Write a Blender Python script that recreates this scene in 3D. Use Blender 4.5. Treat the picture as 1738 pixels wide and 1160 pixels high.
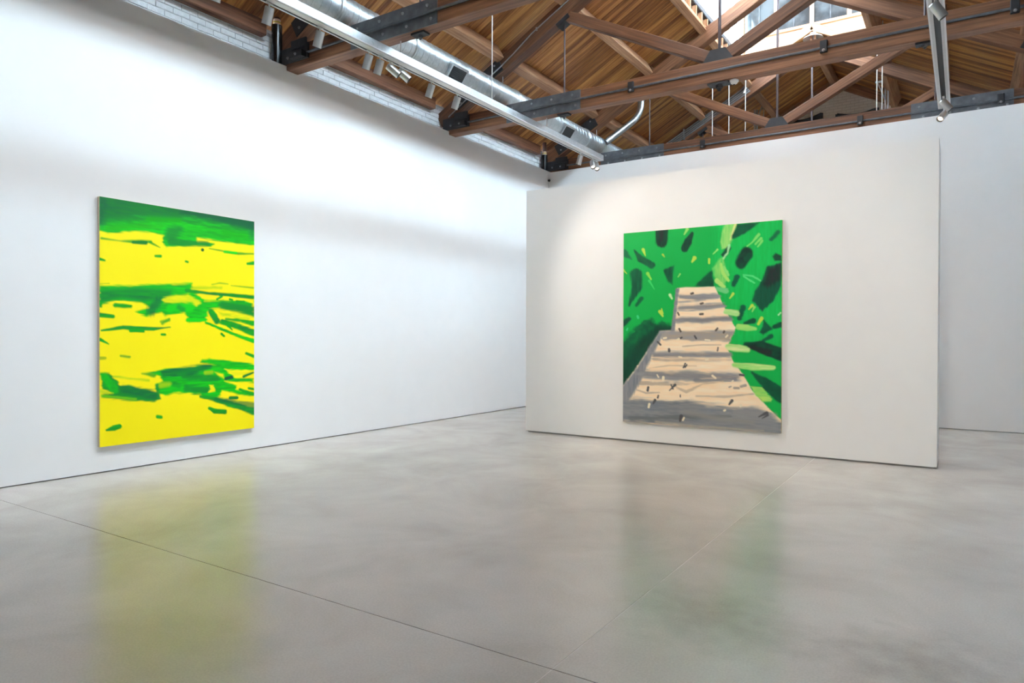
import bpy, bmesh, math, random
import numpy as np
from mathutils import Vector, Matrix

for o in list(bpy.data.objects):
    bpy.data.objects.remove(o)
sc = bpy.context.scene
col = sc.collection
random.seed(7)

# ------------------------------------------------------------------ camera
# photograph taken as 1738 x 1160; X runs along the back wall, Y along the left wall, Z up
FPX = 1172.0
CAM = Vector((0.0, 0.0, 1.5))
YAW = math.atan((1636 - 869) / FPX)
PITCH = math.radians(-0.39)
ROLL = 0.0033
F0 = Vector((-math.sin(YAW), math.cos(YAW), 0)); R0 = Vector((math.cos(YAW), math.sin(YAW), 0)); U0 = Vector((0, 0, 1))
FW = F0 * math.cos(PITCH) + U0 * math.sin(PITCH)
U1 = U0 * math.cos(PITCH) - F0 * math.sin(PITCH)
RT = R0 * math.cos(ROLL) + U1 * math.sin(ROLL)
UP = U1 * math.cos(ROLL) - R0 * math.sin(ROLL)
cd = bpy.data.cameras.new('camera'); cam = bpy.data.objects.new('camera', cd); col.objects.link(cam)
cd.sensor_width = 36.0; cd.sensor_fit = 'HORIZONTAL'; cd.lens = 36.0 * FPX / 1738.0
cd.clip_start = 0.05; cd.clip_end = 200
m = Matrix((RT, UP, -FW)).transposed().to_4x4(); m.translation = CAM
cam.matrix_world = m
sc.camera = cam

def ray(u, v):
    return FW + RT * ((u - 869) / FPX) + UP * ((580 - v) / FPX)
def P(u, v, ax, val):
    d = ray(u, v); i = 'xyz'.index(ax); t = (val - CAM[i]) / d[i]
    return CAM + d * t

# ------------------------------------------------------------------ world, light, exposure
w = bpy.data.worlds.new('sky'); sc.world = w; w.use_nodes = True
bg = w.node_tree.nodes['Background']
bg.inputs[0].default_value = (0.72, 0.87, 1.0, 1); bg.inputs[1].default_value = 33.0
sc.view_settings.view_transform = 'Standard'; sc.view_settings.look = 'None'
sc.view_settings.gamma = 1.0; sc.view_settings.use_curve_mapping = False
sc.view_settings.exposure = 0.45
WASH_W = 5.2      # watts of a wall-washing track spotlight
AIM_W = 104.0       # watts of a spotlight aimed at a painting

# ------------------------------------------------------------------ materials
def lin(c):
    c = np.asarray(c, float) / 255.0
    return np.where(c <= 0.04045, c / 12.92, ((c + 0.055) / 1.055) ** 2.4)
def rgb(*c):
    l = lin(c); return (float(l[0]), float(l[1]), float(l[2]), 1)
def newmat(name):
    mt = bpy.data.materials.new(name); mt.use_nodes = True
    nt = mt.node_tree; b = nt.nodes['Principled BSDF']
    return mt, nt, b
def N(nt, t, **kw):
    n = nt.nodes.new(t)
    for k, v in kw.items():
        setattr(n, k, v)
    return n
def ramp(nt, stops):
    r = nt.nodes.new('ShaderNodeValToRGB'); e = r.color_ramp.elements
    while len(e) < len(stops): e.new(0.5)
    for el, (p, c) in zip(e, stops):
        el.position = p; el.color = c
    return r
def plain(name, color, rough=0.5, metal=0.0, noise=0.0, nscale=8.0, bump=0.0, bscale=60.0):
    mt, nt, b = newmat(name)
    b.inputs['Roughness'].default_value = rough; b.inputs['Metallic'].default_value = metal
    tc = N(nt, 'ShaderNodeTexCoord')
    nz = N(nt, 'ShaderNodeTexNoise'); nz.inputs['Scale'].default_value = nscale; nz.inputs['Detail'].default_value = 4
    nt.links.new(tc.outputs['Object'], nz.inputs['Vector'])
    c = np.array(color[:3])
    r = ramp(nt, [(0.3, (*(c * (1 - noise)), 1)), (0.7, (*np.minimum(c * (1 + noise), 1), 1))])
    nt.links.new(nz.outputs['Fac'], r.inputs[0]); nt.links.new(r.outputs[0], b.inputs['Base Color'])
    if bump:
        n2 = N(nt, 'ShaderNodeTexNoise'); n2.inputs['Scale'].default_value = bscale; n2.inputs['Detail'].default_value = 3
        nt.links.new(tc.outputs['Object'], n2.inputs['Vector'])
        bp = N(nt, 'ShaderNodeBump'); bp.inputs['Strength'].default_value = bump; bp.inputs['Distance'].default_value = 0.01
        nt.links.new(n2.outputs['Fac'], bp.inputs['Height']); nt.links.new(bp.outputs[0], b.inputs['Normal'])
    return mt
def wood(name, c_dark, c_mid, c_light, rough=0.55, spread=0.5):
    """grain along local X, tone varied from piece to piece"""
    mt, nt, b = newmat(name); b.inputs['Roughness'].default_value = rough
    tc = N(nt, 'ShaderNodeTexCoord'); oi = N(nt, 'ShaderNodeObjectInfo')
    off = N(nt, 'ShaderNodeVectorMath', operation='SCALE'); off.inputs['Scale'].default_value = 37.0
    cb = N(nt, 'ShaderNodeCombineXYZ')
    for k in range(3): nt.links.new(oi.outputs['Random'], cb.inputs[k])
    nt.links.new(cb.outputs[0], off.inputs[0])
    add = N(nt, 'ShaderNodeVectorMath', operation='ADD')
    nt.links.new(tc.outputs['Object'], add.inputs[0]); nt.links.new(off.outputs[0], add.inputs[1])
    mp = N(nt, 'ShaderNodeMapping'); mp.inputs['Scale'].default_value = (0.55, 16, 16)
    nt.links.new(add.outputs[0], mp.inputs[0])
    nz = N(nt, 'ShaderNodeTexNoise'); nz.inputs['Scale'].default_value = 2.2; nz.inputs['Detail'].default_value = 6; nz.inputs['Roughness'].default_value = 0.6
    nt.links.new(mp.outputs[0], nz.inputs['Vector'])
    mp2 = N(nt, 'ShaderNodeMapping'); mp2.inputs['Scale'].default_value = (0.8, 2.5, 2.5); nt.links.new(add.outputs[0], mp2.inputs[0])
    n2 = N(nt, 'ShaderNodeTexNoise'); n2.inputs['Scale'].default_value = 1.3; n2.inputs['Detail'].default_value = 3; nt.links.new(mp2.outputs[0], n2.inputs['Vector'])
    m1 = N(nt, 'ShaderNodeMath', operation='MULTIPLY_ADD'); m1.inputs[1].default_value = spread; m1.inputs[2].default_value = -spread / 2
    nt.links.new(oi.outputs['Random'], m1.inputs[0])
    m2 = N(nt, 'ShaderNodeMath', operation='ADD'); nt.links.new(m1.outputs[0], m2.inputs[0]); nt.links.new(nz.outputs['Fac'], m2.inputs[1])
    m3 = N(nt, 'ShaderNodeMath', operation='MULTIPLY_ADD'); m3.inputs[1].default_value = 0.5; m3.inputs[2].default_value = -0.25
    nt.links.new(n2.outputs['Fac'], m3.inputs[0])
    m4 = N(nt, 'ShaderNodeMath', operation='ADD'); nt.links.new(m2.outputs[0], m4.inputs[0]); nt.links.new(m3.outputs[0], m4.inputs[1])
    r = ramp(nt, [(0.22, c_dark), (0.5, c_mid), (0.8, c_light)])
    nt.links.new(m4.outputs[0], r.inputs[0]); nt.links.new(r.outputs[0], b.inputs['Base Color'])
    bp = N(nt, 'ShaderNodeBump'); bp.inputs['Strength'].default_value = 0.25; bp.inputs['Distance'].default_value = 0.004
    nt.links.new(nz.outputs['Fac'], bp.inputs['Height']); nt.links.new(bp.outputs[0], b.inputs['Normal'])
    return mt

M = {}
M['drywall'] = plain('white_wall_paint', (0.86, 0.865, 0.87), 0.75, 0, 0.01, 3, 0.05, 120)
M['plank'] = wood('deck_plank_wood', rgb(120, 70, 36), rgb(182, 120, 64), rgb(222, 164, 94), 0.55, 0.45)
M['beam'] = wood('truss_timber', rgb(70, 44, 30), rgb(110, 71, 47), rgb(146, 100, 69), 0.6, 0.2)
M['purlin'] = wood('purlin_timber', rgb(112, 74, 50), rgb(164, 118, 84), rgb(200, 156, 118), 0.6, 0.25)
M['ledger'] = wood('ledger_timber', rgb(90, 56, 40), rgb(130, 86, 62), rgb(160, 112, 84), 0.6, 0.2)
M['fir'] = wood('window_timber', rgb(160, 106, 72), rgb(200, 150, 112), rgb(222, 180, 144), 0.6, 0.25)
M['steel'] = plain('blackened_steel', rgb(92, 95, 100)[:3], 0.5, 0.35, 0.25, 9)
M['steel_dark'] = plain('black_steel', rgb(50, 50, 53)[:3], 0.55, 0.3, 0.2, 9)
M['bolt'] = plain('zinc_bolt', rgb(150, 152, 155)[:3], 0.35, 0.9, 0.1, 30)
M['alu'] = plain('satin_aluminium', rgb(205, 206, 207)[:3], 0.32, 0.85, 0.04, 20)
M['alu_white'] = plain('pale_track_profile', rgb(228, 229, 232)[:3], 0.35, 0.3, 0.02, 20)
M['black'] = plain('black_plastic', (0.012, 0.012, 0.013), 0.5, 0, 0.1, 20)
M['pipe_black'] = plain('glossy_black_pipe_paint', (0.012, 0.012, 0.014), 0.22, 0, 0.1, 12)
M['pipe_brown'] = plain('brown_pipe_paint', rgb(80, 50, 42)[:3], 0.4, 0, 0.1, 12)
M['copper'] = plain('copper_coupling', rgb(232, 200, 172)[:3], 0.4, 0.3, 0.1, 20)
M['band'] = plain('yellow_hose_band', rgb(200, 180, 60)[:3], 0.4, 0.2, 0.05, 20)
M['white_plastic'] = plain('white_plastic', (0.8, 0.8, 0.79), 0.4, 0, 0.02, 20)
M['white_conduit'] = plain('white_painted_rod', (0.75, 0.75, 0.73), 0.4, 0.2, 0.03, 20)
M['conduit'] = plain('galvanised_conduit', rgb(172, 174, 178)[:3], 0.38, 0.8, 0.08, 30)
M['rod'] = plain('dark_tie_rod', rgb(84, 72, 74)[:3], 0.5, 0.5, 0.1, 20)
M['brick'] = plain('whitewashed_brick', (0.90, 0.91, 0.92), 0.8, 0, 0.05, 14, 0.5, 40)
M['mortar'] = plain('grey_mortar', (0.62, 0.62, 0.63), 0.9, 0, 0.25, 20, 0.4, 60)
M['backing'] = plain('roof_felt', (0.03, 0.022, 0.017), 0.9, 0, 0.1, 5)
M['reveal'] = plain('metal_base_reveal', (0.35, 0.35, 0.35), 0.6, 0.2, 0.1, 5)
M['joint'] = plain('joint_filler', (0.10, 0.095, 0.09), 0.8, 0, 0.2, 5)
M['sealant'] = plain('pale_joint_sealant', (0.62, 0.60, 0.57), 0.7, 0, 0.15, 5)
M['canvas_edge'] = plain('raw_canvas_edge', rgb(206, 196, 172)[:3], 0.85, 0, 0.08, 40, 0.3, 300)

def galvanised():
    mt, nt, b = newmat('galvanised_spiral_duct'); b.inputs['Metallic'].default_value = 0.92
    tc = N(nt, 'ShaderNodeTexCoord')
    vo = N(nt, 'ShaderNodeTexVoronoi'); vo.inputs['Scale'].default_value = 34
    nt.links.new(tc.outputs['Object'], vo.inputs['Vector'])
    r = ramp(nt, [(0.0, rgb(188, 196, 200)), (1.0, rgb(208, 214, 218))]); nt.links.new(vo.outputs['Color'], r.inputs[0])
    nt.links.new(r.outputs[0], b.inputs['Base Color'])
    r2 = ramp(nt, [(0.0, (0.34,) * 3 + (1,)), (1.0, (0.42,) * 3 + (1,))]); nt.links.new(vo.outputs['Color'], r2.inputs[0])
    nt.links.new(r2.outputs[0], b.inputs['Roughness'])
    return mt
M['galv'] = galvanised()

def concrete():
    mt, nt, b = newmat('polished_concrete')
    tc = N(nt, 'ShaderNodeTexCoord'); geo = N(nt, 'ShaderNodeNewGeometry')
    n1 = N(nt, 'ShaderNodeTexNoise'); n1.inputs['Scale'].default_value = 1.0; n1.inputs['Detail'].default_value = 7; n1.inputs['Roughness'].default_value = 0.62; n1.inputs['Distortion'].default_value = 0.6
    nt.links.new(geo.outputs['Position'], n1.inputs['Vector'])
    r1 = ramp(nt, [(0.25, rgb(189, 185, 179)), (0.5, rgb(201, 197, 192)), (0.75, rgb(211, 208, 203))]); nt.links.new(n1.outputs['Fac'], r1.inputs[0])
    n2 = N(nt, 'ShaderNodeTexNoise'); n2.inputs['Scale'].default_value = 90; n2.inputs['Detail'].default_value = 3
    nt.links.new(geo.outputs['Position'], n2.inputs['Vector'])
    r2 = ramp(nt, [(0.35, (0.86, 0.86, 0.86, 1)), (0.65, (1.06, 1.06, 1.06, 1))]); nt.links.new(n2.outputs['Fac'], r2.inputs[0])
    mx = N(nt, 'ShaderNodeMix', data_type='RGBA', blend_type='MULTIPLY'); mx.inputs[0].default_value = 0.5
    nt.links.new(r1.outputs[0], mx.inputs[6]); nt.links.new(r2.outputs[0], mx.inputs[7])
    # darker worn stains
    n3 = N(nt, 'ShaderNodeTexNoise'); n3.inputs['Scale'].default_value = 0.9; n3.inputs['Detail'].default_value = 5
    vm = N(nt, 'ShaderNodeVectorMath', operation='ADD'); vm.inputs[1].default_value = (13.1, 4.4, 0)
    nt.links.new(geo.outputs['Position'], vm.inputs[0]); nt.links.new(vm.outputs[0], n3.inputs['Vector'])
    r3 = ramp(nt, [(0.50, (1, 1, 1, 1)), (0.85, (0.80, 0.79, 0.76, 1))]); nt.links.new(n3.outputs['Fac'], r3.inputs[0])
    m2 = N(nt, 'ShaderNodeMix', data_type='RGBA', blend_type='MULTIPLY'); m2.inputs[0].default_value = 1.0
    nt.links.new(mx.outputs[2], m2.inputs[6]); nt.links.new(r3.outputs[0], m2.inputs[7])
    last = m2.outputs[2]
    # two worn brownish patches
    n5 = N(nt, 'ShaderNodeTexNoise'); n5.inputs['Scale'].default_value = 7; n5.inputs['Detail'].default_value = 5; nt.links.new(geo.outputs['Position'], n5.inputs['Vector'])
    for (px, py), rad, amt in (((1205, 1045), 0.46, 0.34), ((1565, 1135), 0.44, 0.42)):
        q = P(px, py, 'z', 0)
        ds = N(nt, 'ShaderNodeVectorMath', operation='DISTANCE'); ds.inputs[1].default_value = q; nt.links.new(geo.outputs['Position'], ds.inputs[0])
        ad = N(nt, 'ShaderNodeMath', operation='MULTIPLY_ADD'); ad.inputs[1].default_value = -0.55; nt.links.new(n5.outputs['Fac'], ad.inputs[0]); nt.links.new(ds.outputs['Value'], ad.inputs[2])
        mr = N(nt, 'ShaderNodeMapRange'); mr.inputs['From Min'].default_value = -0.25; mr.inputs['From Max'].default_value = rad - 0.20; mr.inputs['To Min'].default_value = amt; mr.inputs['To Max'].default_value = 0.0
        nt.links.new(ad.outputs[0], mr.inputs['Value'])
        mm = N(nt, 'ShaderNodeMix', data_type='RGBA', blend_type='MULTIPLY'); mm.inputs[7].default_value = (0.25, 0.22, 0.18, 1)
        nt.links.new(mr.outputs[0], mm.inputs[0]); nt.links.new(last, mm.inputs[6]); last = mm.outputs[2]
    nt.links.new(last, b.inputs['Base Color'])
    r4 = ramp(nt, [(0.3, (0.215,) * 3 + (1,)), (0.7, (0.255,) * 3 + (1,))]); nt.links.new(n1.outputs['Fac'], r4.inputs[0])
    nt.links.new(r4.outputs[0], b.inputs['Roughness'])
    b.inputs['Specular IOR Level'].default_value = 0.65
    bp = N(nt, 'ShaderNodeBump'); bp.inputs['Strength'].default_value = 0.06; bp.inputs['Distance'].default_value = 0.01
    nt.links.new(n1.outputs['Fac'], bp.inputs['Height']); nt.links.new(bp.outputs[0], b.inputs['Normal'])
    return mt
M['concrete'] = concrete()

def cream_brick():
    mt, nt, b = newmat('cream_painted_brick'); b.inputs['Roughness'].default_value = 0.85
    geo = N(nt, 'ShaderNodeNewGeometry'); mp = N(nt, 'ShaderNodeMapping'); mp.inputs['Rotation'].default_value = (math.pi / 2, 0, 0)
    nt.links.new(geo.outputs['Position'], mp.inputs[0])
    br = N(nt, 'ShaderNodeTexBrick'); br.inputs['Scale'].default_value = 1.0; br.inputs['Brick Width'].default_value = 0.21; br.inputs['Row Height'].default_value = 0.075
    br.inputs['Mortar Size'].default_value = 0.006; br.inputs['Color1'].default_value = rgb(250, 243, 230); br.inputs['Color2'].default_value = rgb(243, 236, 222); br.inputs['Mortar'].default_value = rgb(226, 218, 203)
    nt.links.new(mp.outputs[0], br.inputs['Vector']); nt.links.new(br.outputs['Color'], b.inputs['Base Color'])
    bp = N(nt, 'ShaderNodeBump'); bp.inputs['Strength'].default_value = 0.5; bp.inputs['Distance'].default_value = 0.01; bp.invert = True
    nt.links.new(br.outputs['Fac'], bp.inputs['Height']); nt.links.new(bp.outputs[0], b.inputs['Normal'])
    return mt
M['cream_brick'] = cream_brick()

def glass(name, frost, tint, dirt=1.0):
    mt, nt, b = newmat(name)
    out = nt.nodes['Material Output']; nt.nodes.remove(b)
    tr = N(nt, 'ShaderNodeBsdfTransparent'); tr.inputs[0].default_value = (*tint, 1)
    tl = N(nt, 'ShaderNodeBsdfTranslucent'); gl = N(nt, 'ShaderNodeBsdfGlossy'); gl.inputs['Roughness'].default_value = 0.08
    geo = N(nt, 'ShaderNodeNewGeometry')
    nz = N(nt, 'ShaderNodeTexNoise'); nz.inputs['Scale'].default_value = 2.2; nz.inputs['Detail'].default_value = 6; nt.links.new(geo.outputs['Position'], nz.inputs['Vector'])
    r = ramp(nt, [(0.42, (*[c * dirt for c in (0.86, 0.92, 0.95)], 1)), (0.62, (*[c * dirt for c in (0.42, 0.47, 0.50)], 1))]); nt.links.new(nz.outputs['Fac'], r.inputs[0])
    nt.links.new(r.outputs[0], tl.inputs[0])
    m1 = N(nt, 'ShaderNodeMixShader'); m1.inputs[0].default_value = frost
    nt.links.new(tr.outputs[0], m1.inputs[1]); nt.links.new(tl.outputs[0], m1.inputs[2])
    m2 = N(nt, 'ShaderNodeMixShader'); m2.inputs[0].default_value = 0.05
    nt.links.new(m1.outputs[0], m2.inputs[1]); nt.links.new(gl.outputs[0], m2.inputs[2])
    nt.links.new(m2.outputs[0], out.inputs[0])
    return mt
M['glass_clear'] = glass('clear_lantern_glass', 0.15, (0.92, 0.96, 0.97))
M['glass_frost'] = glass('frosted_stained_glass', 0.97, (0.05, 0.052, 0.054), 0.19)

def emit(name, c, s):
    mt, nt, b = newmat(name)
    b.inputs['Base Color'].default_value = (0.8, 0.8, 0.8, 1)
    b.inputs['Emission Color'].default_value = (*c, 1); b.inputs['Emission Strength'].default_value = s
    return mt
M['lens'] = emit('warm_lamp_lens', (1.0, 0.86, 0.68), 2.2)

def painted(name):
    mt, nt, b = newmat(name); b.inputs['Roughness'].default_value = 0.5; b.inputs['Specular IOR Level'].default_value = 0.3
    at = N(nt, 'ShaderNodeAttribute'); at.attribute_name = 'paint'
    nt.links.new(at.outputs['Color'], b.inputs['Base Color'])
    tc = N(nt, 'ShaderNodeTexCoord'); mp = N(nt, 'ShaderNodeMapping'); mp.inputs['Scale'].default_value = (3, 3, 60)
    nt.links.new(tc.outputs['Object'], mp.inputs[0])
    nz = N(nt, 'ShaderNodeTexNoise'); nz.inputs['Scale'].default_value = 4; nz.inputs['Detail'].default_value = 4; nt.links.new(mp.outputs[0], nz.inputs['Vector'])
    bp = N(nt, 'ShaderNodeBump'); bp.inputs['Strength'].default_value = 0.12; bp.inputs['Distance'].default_value = 0.003
    nt.links.new(nz.outputs['Fac'], bp.inputs['Height']); nt.links.new(bp.outputs[0], b.inputs['Normal'])
    return mt
M['paint'] = painted('oil_paint_on_canvas')

# ------------------------------------------------------------------ builders
WORLD = {}
def attach(o, parent, mw):
    WORLD[o] = mw.copy()
    if parent is not None:
        o.parent = parent
        o.matrix_basis = WORLD[parent].inverted() @ mw
    else:
        o.matrix_basis = mw
    return o
def thing(name, label, cat, loc=(0, 0, 0), group=None, kind=None):
    o = bpy.data.objects.new(name, None); col.objects.link(o); o.empty_display_size = 0.1
    tag(o, label, cat, group, kind)
    return attach(o, None, Matrix.Translation(Vector(loc)))
def tag(o, label=None, cat=None, group=None, kind=None):
    if label: o['label'] = label
    if cat: o['category'] = cat
    if group: o['group'] = group
    if kind: o['kind'] = kind
    return o
def struct(o, label=None, cat=None):
    o['kind'] = 'structure'
    if label: o['label'] = label
    if cat: o['category'] = cat
    return o
def mesh_from(name, verts, faces, mat, smooth=None):
    me = bpy.data.meshes.new(name); me.from_pydata([tuple(v) for v in verts], [], faces)
    bm = bmesh.new(); bm.from_mesh(me); bmesh.ops.recalc_face_normals(bm, faces=bm.faces); bm.to_mesh(me); bm.free()
    me.materials.append(M[mat] if isinstance(mat, str) else mat)
    if smooth is not None:
        me.shade_smooth(); me.set_sharp_from_angle(angle=math.radians(smooth))
    me.update(); return me
def put(name, me, parent=None, mw=None):
    o = bpy.data.objects.new(name, me); col.objects.link(o)
    return attach(o, parent, mw if mw is not None else Matrix.Identity(4))
def frame(p0, p1, up=(0, 0, 1)):
    """matrix with X from p0 to p1, Z close to up"""
    p0 = Vector(p0); x = (Vector(p1) - p0).normalized(); u = Vector(up)
    if abs(x.dot(u)) > 0.98: u = Vector((1, 0, 0))
    y = u.cross(x).normalized(); z = x.cross(y)
    mt = Matrix((x, y, z)).transposed().to_4x4(); mt.translation = p0
    return mt
def prism_mesh(name, sec, L, mat, x0=0.0):
    n = len(sec)
    v = [(x0, y, z) for y, z in sec] + [(x0 + L, y, z) for y, z in sec]
    f = [tuple(range(n))[::-1], tuple(range(n, 2 * n))] + [(i, (i + 1) % n, n + (i + 1) % n, n + i) for i in range(n)]
    return mesh_from(name, v, f, mat)
def sec_box(w, h, c=0.0):
    a, b = w / 2, h / 2
    if c <= 0: return [(-a, -b), (a, -b), (a, b), (-a, b)]
    return [(-a + c, -b), (a - c, -b), (a, -b + c), (a, b - c), (a - c, b), (-a + c, b), (-a, b - c), (-a, -b + c)]
def beam(name, p0, p1, w, h, mat, parent=None, c=0.008, up=(0, 0, 1)):
    L = (Vector(p1) - Vector(p0)).length
    return put(name, prism_mesh(name, sec_box(w, h, c), L, mat), parent, frame(p0, p1, up))
def box(name, lo, hi, mat, parent=None, c=0.0):
    """axis aligned box, long axis becomes local X"""
    lo, hi = Vector(lo), Vector(hi); d = hi - lo; ce = (lo + hi) / 2
    ax = max(range(3), key=lambda i: d[i]); e = [Vector((1, 0, 0)), Vector((0, 1, 0)), Vector((0, 0, 1))]
    if ax == 2: return beam(name, (ce.x, ce.y, lo.z), (ce.x, ce.y, hi.z), d.y, d.x, mat, parent, c, (1, 0, 0))
    p0 = ce - e[ax] * d[ax] / 2; p1 = ce + e[ax] * d[ax] / 2
    return beam(name, p0, p1, d[1 - ax], d.z, mat, parent, c)
def lathe_mesh(name, prof, mat, n=20, ang=35):
    v = []; f = []
    for x, r in prof:
        for k in range(n):
            a = 2 * math.pi * k / n; v.append((x, r * math.cos(a), r * math.sin(a)))
    for i in range(len(prof) - 1):
        for k in range(n):
            k2 = (k + 1) % n; f.append((i * n + k, i * n + k2, (i + 1) * n + k2, (i + 1) * n + k))
    if prof[0][1] > 1e-6: f.append(tuple(range(n))[::-1])
    if prof[-1][1] > 1e-6: f.append(tuple((len(prof) - 1) * n + k for k in range(n)))
    me = mesh_from(name, v, f, mat)
    bm = bmesh.new(); bm.from_mesh(me); bmesh.ops.remove_doubles(bm, verts=bm.verts, dist=1e-6); bm.to_mesh(me); bm.free()
    me.shade_smooth(); me.set_sharp_from_angle(angle=math.radians(ang)); return me
def lathe(name, p0, p1, prof, mat, parent=None, n=20):
    return put(name, lathe_mesh(name, prof, mat, n), parent, frame(p0, p1))
def rod(name, p0, p1, r, mat, parent=None, n=12):
    L = (Vector(p1) - Vector(p0)).length
    return lathe(name, p0, p1, [(0, r), (L, r)], mat, parent, n)
def tube(name, pts, r, mat, parent=None, n=12):
    """bent round pipe along a polyline"""
    pts = [Vector(p) for p in pts]; o0 = pts[0]; v = []; f = []
    y = None
    for i, p in enumerate(pts):
        t = (pts[min(i + 1, len(pts) - 1)] - pts[max(i - 1, 0)]).normalized()
        if y is None:
            a = Vector((0, 0, 1)) if abs(t.z) < 0.9 else Vector((1, 0, 0)); y = a.cross(t).normalized()
        else:
            y = (y - t * y.dot(t)).normalized()
        z = t.cross(y)
        for k in range(n):
            an = 2 * math.pi * k / n; v.append(p - o0 + y * (r * math.cos(an)) + z * (r * math.sin(an)))
    for i in range(len(pts) - 1):
        for k in range(n):
            k2 = (k + 1) % n; f.append((i * n + k, i * n + k2, (i + 1) * n + k2, (i + 1) * n + k))
    f.append(tuple(range(n))[::-1]); f.append(tuple((len(pts) - 1) * n + k for k in range(n)))
    return put(name, mesh_from(name, v, f, mat, 40), parent, Matrix.Translation(o0))
def arc_pts(p0, p1, p2, r, n=6):
    """polyline p0-p1-p2 with a rounded corner at p1"""
    p0, p1, p2 = Vector(p0), Vector(p1), Vector(p2)
    a = p1 + (p0 - p1).normalized() * r; b = p1 + (p2 - p1).normalized() * r
    out = [p0]
    for i in range(n + 1):
        t = i / n; out.append(a * (1 - t) ** 2 + p1 * 2 * t * (1 - t) + b * t * t)
    return out + [p2]

# ------------------------------------------------------------------ dimensions
XL = -7.865          # face of the white left wall
YB = 13.50           # face of the white back wall
HT = 5.235           # top of both white walls
XC = -2.98           # ridge line
XBR = -8.11          # face of the outer brick wall
SL = 0.54           # roof pitch
YG = 20.8            # far gable
XR = 2.15            # right wall
YN = -4.5            # rear wall
TY = {'A': 6.40, 'B': 10.0, 'C': 13.68, 'D': 17.2}
ZR = 8.62
def zroof(x): return ZR - SL * abs(x - XC)     # underside of the deck planks
def zchord(x): return 8.09 - SL * abs(x - XC)    # underside of the top chords
LX0, LX1 = -4.55, -1.41       # lantern sides
LY0, LY1 = 3.0, 17.15         # lantern ends

# ------------------------------------------------------------------ floor
floor = struct(box('floor', (XBR - 0.3, YN, -0.16), (XR + 0.2, YG + 0.2, -0.012), 'joint'))
JX, JY = -1.545, 2.70
g = 0.003; gy = 0.0026
for xa, xb in ((XBR - 0.3, JX - gy), (JX + gy, XR + 0.2)):
    for ya, yb in ((YN, JY - g), (JY + g, YG + 0.2)):
        box('slab', (xa, ya, -0.012), (xb, yb, 0.0), 'concrete', floor)
for ya, yb in ((YN, JY - g), (JY + g, YG + 0.2)):
    box('joint_sealant', (JX - gy, ya, -0.012), (JX + gy, yb, -0.0006), 'sealant', floor)

# ------------------------------------------------------------------ white walls
wl = struct(box('wall_left', (XL - 0.055, YN, 0.012), (XL, YG, HT), 'drywall'))
struct(box('trim_1', (XL - 0.05, YN, 0.0), (XL - 0.03, YB, 0.012), 'reveal'), 'recessed metal base reveal under the white wall with the yellow painting')
wb = struct(box('wall_back', (XL, YB, 0.012), (XR, YB + 0.13, HT - 0.03), 'drywall'))
struct(box('trim_2', (XL, YB + 0.012, 0.0), (XR, YB + 0.12, 0.012), 'reveal'), 'recessed metal base reveal under the white back wall')
struct(box('wall_right', (XR, YN, 0.0), (XR + 0.15, YG, 5.80), 'drywall'))
struct(box('wall_rear', (XBR - 0.2, YN - 0.15, 0.0), (XR + 0.15, YN, 8.6), 'drywall'))
FX0, FX1, FY0, FY1, FH = -5.79, -0.25, 9.25, 9.95, 3.80
fw = struct(box('wall_center', (FX0, FY0, 0.022), (FX1, FY1, FH), 'drywall'))
box('recessed_base', (FX0 + 0.03, FY0 + 0.03, 0.0), (FX1 - 0.03, FY1 - 0.03, 0.022), 'reveal', fw)

# ------------------------------------------------------------------ outer brick wall with whitewashed bricks
wo = struct(box('wall_outer', (XBR - 0.25, YN, 0.0), (XBR - 0.006, YG, 5.72), 'mortar'))
bl, bh = 0.205, 0.068
bme = []
for k in range(4):
    L = bl + random.uniform(-0.004, 0.004)
    bme.append(prism_mesh('brick', sec_box(0.03, bh + random.uniform(-0.003, 0.003), 0.005), L, 'brick'))
for r in range(6):
    z = 5.25 + r * 0.0755
    y = 3.2 + (0.105 if r % 2 else 0)
    while y < YB + 0.1:
        mw = Matrix.Translation((XBR - 0.012 + random.uniform(-0.004, 0.003), y, z)) @ Matrix.Rotation(math.pi / 2 + random.uniform(-.006, .006), 4, 'Z')
        put('brick', random.choice(bme), wo, mw)
        y += 0.215

# far gable
gv = [(XBR, YG, 0), (XR + 0.2, YG, 0), (XR + 0.2, YG, zroof(XR) + .05), (XC, YG, ZR + .05), (XBR, YG, zroof(XBR) + .05)]
gv = gv + [(x, y + 0.25, z) for x, y, z in gv]
gf = [(0, 1, 2, 3, 4), (9, 8, 7, 6, 5)] + [(i, (i + 1) % 5, 5 + (i + 1) % 5, 5 + i) for i in range(5)]
struct(put('wall_far', mesh_from('wall_far', gv, gf, 'cream_brick')))

# ------------------------------------------------------------------ roof deck and planks
def slope_pt(x, y, dz=0.0, side=-1):
    return Vector((x, y, zroof(x) + dz))
T = 0.032
def deck(name, side):
    xe = XBR - 0.25 if side < 0 else XR + 0.25
    xi = LX0 if side < 0 else LX1
    v = []; f = []
    def quad(xa, xb, ya, yb):
        o = len(v); 
        for dz in (0.045, 0.12):
            v.extend([slope_pt(xa, ya, dz), slope_pt(xb, ya, dz), slope_pt(xb, yb, dz), slope_pt(xa, yb, dz)])
        f.extend([(o, o + 1, o + 2, o + 3), (o + 4, o + 5, o + 6, o + 7), (o, o + 1, o + 5, o + 4), (o + 1, o + 2, o + 6, o + 5), (o + 2, o + 3, o + 7, o + 6), (o + 3, o, o + 4, o + 7)])
    quad(xe, XC, YN, LY0); quad(xe, xi, LY0, LY1); quad(xe, XC, LY1, YG + 0.2)
    return struct(put(name, mesh_from(name, v, f, 'backing')))
ceil_l = deck('ceiling_left', -1); ceil_r = deck('ceiling_right', 1)
PW = 0.106
cache = {}
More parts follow.
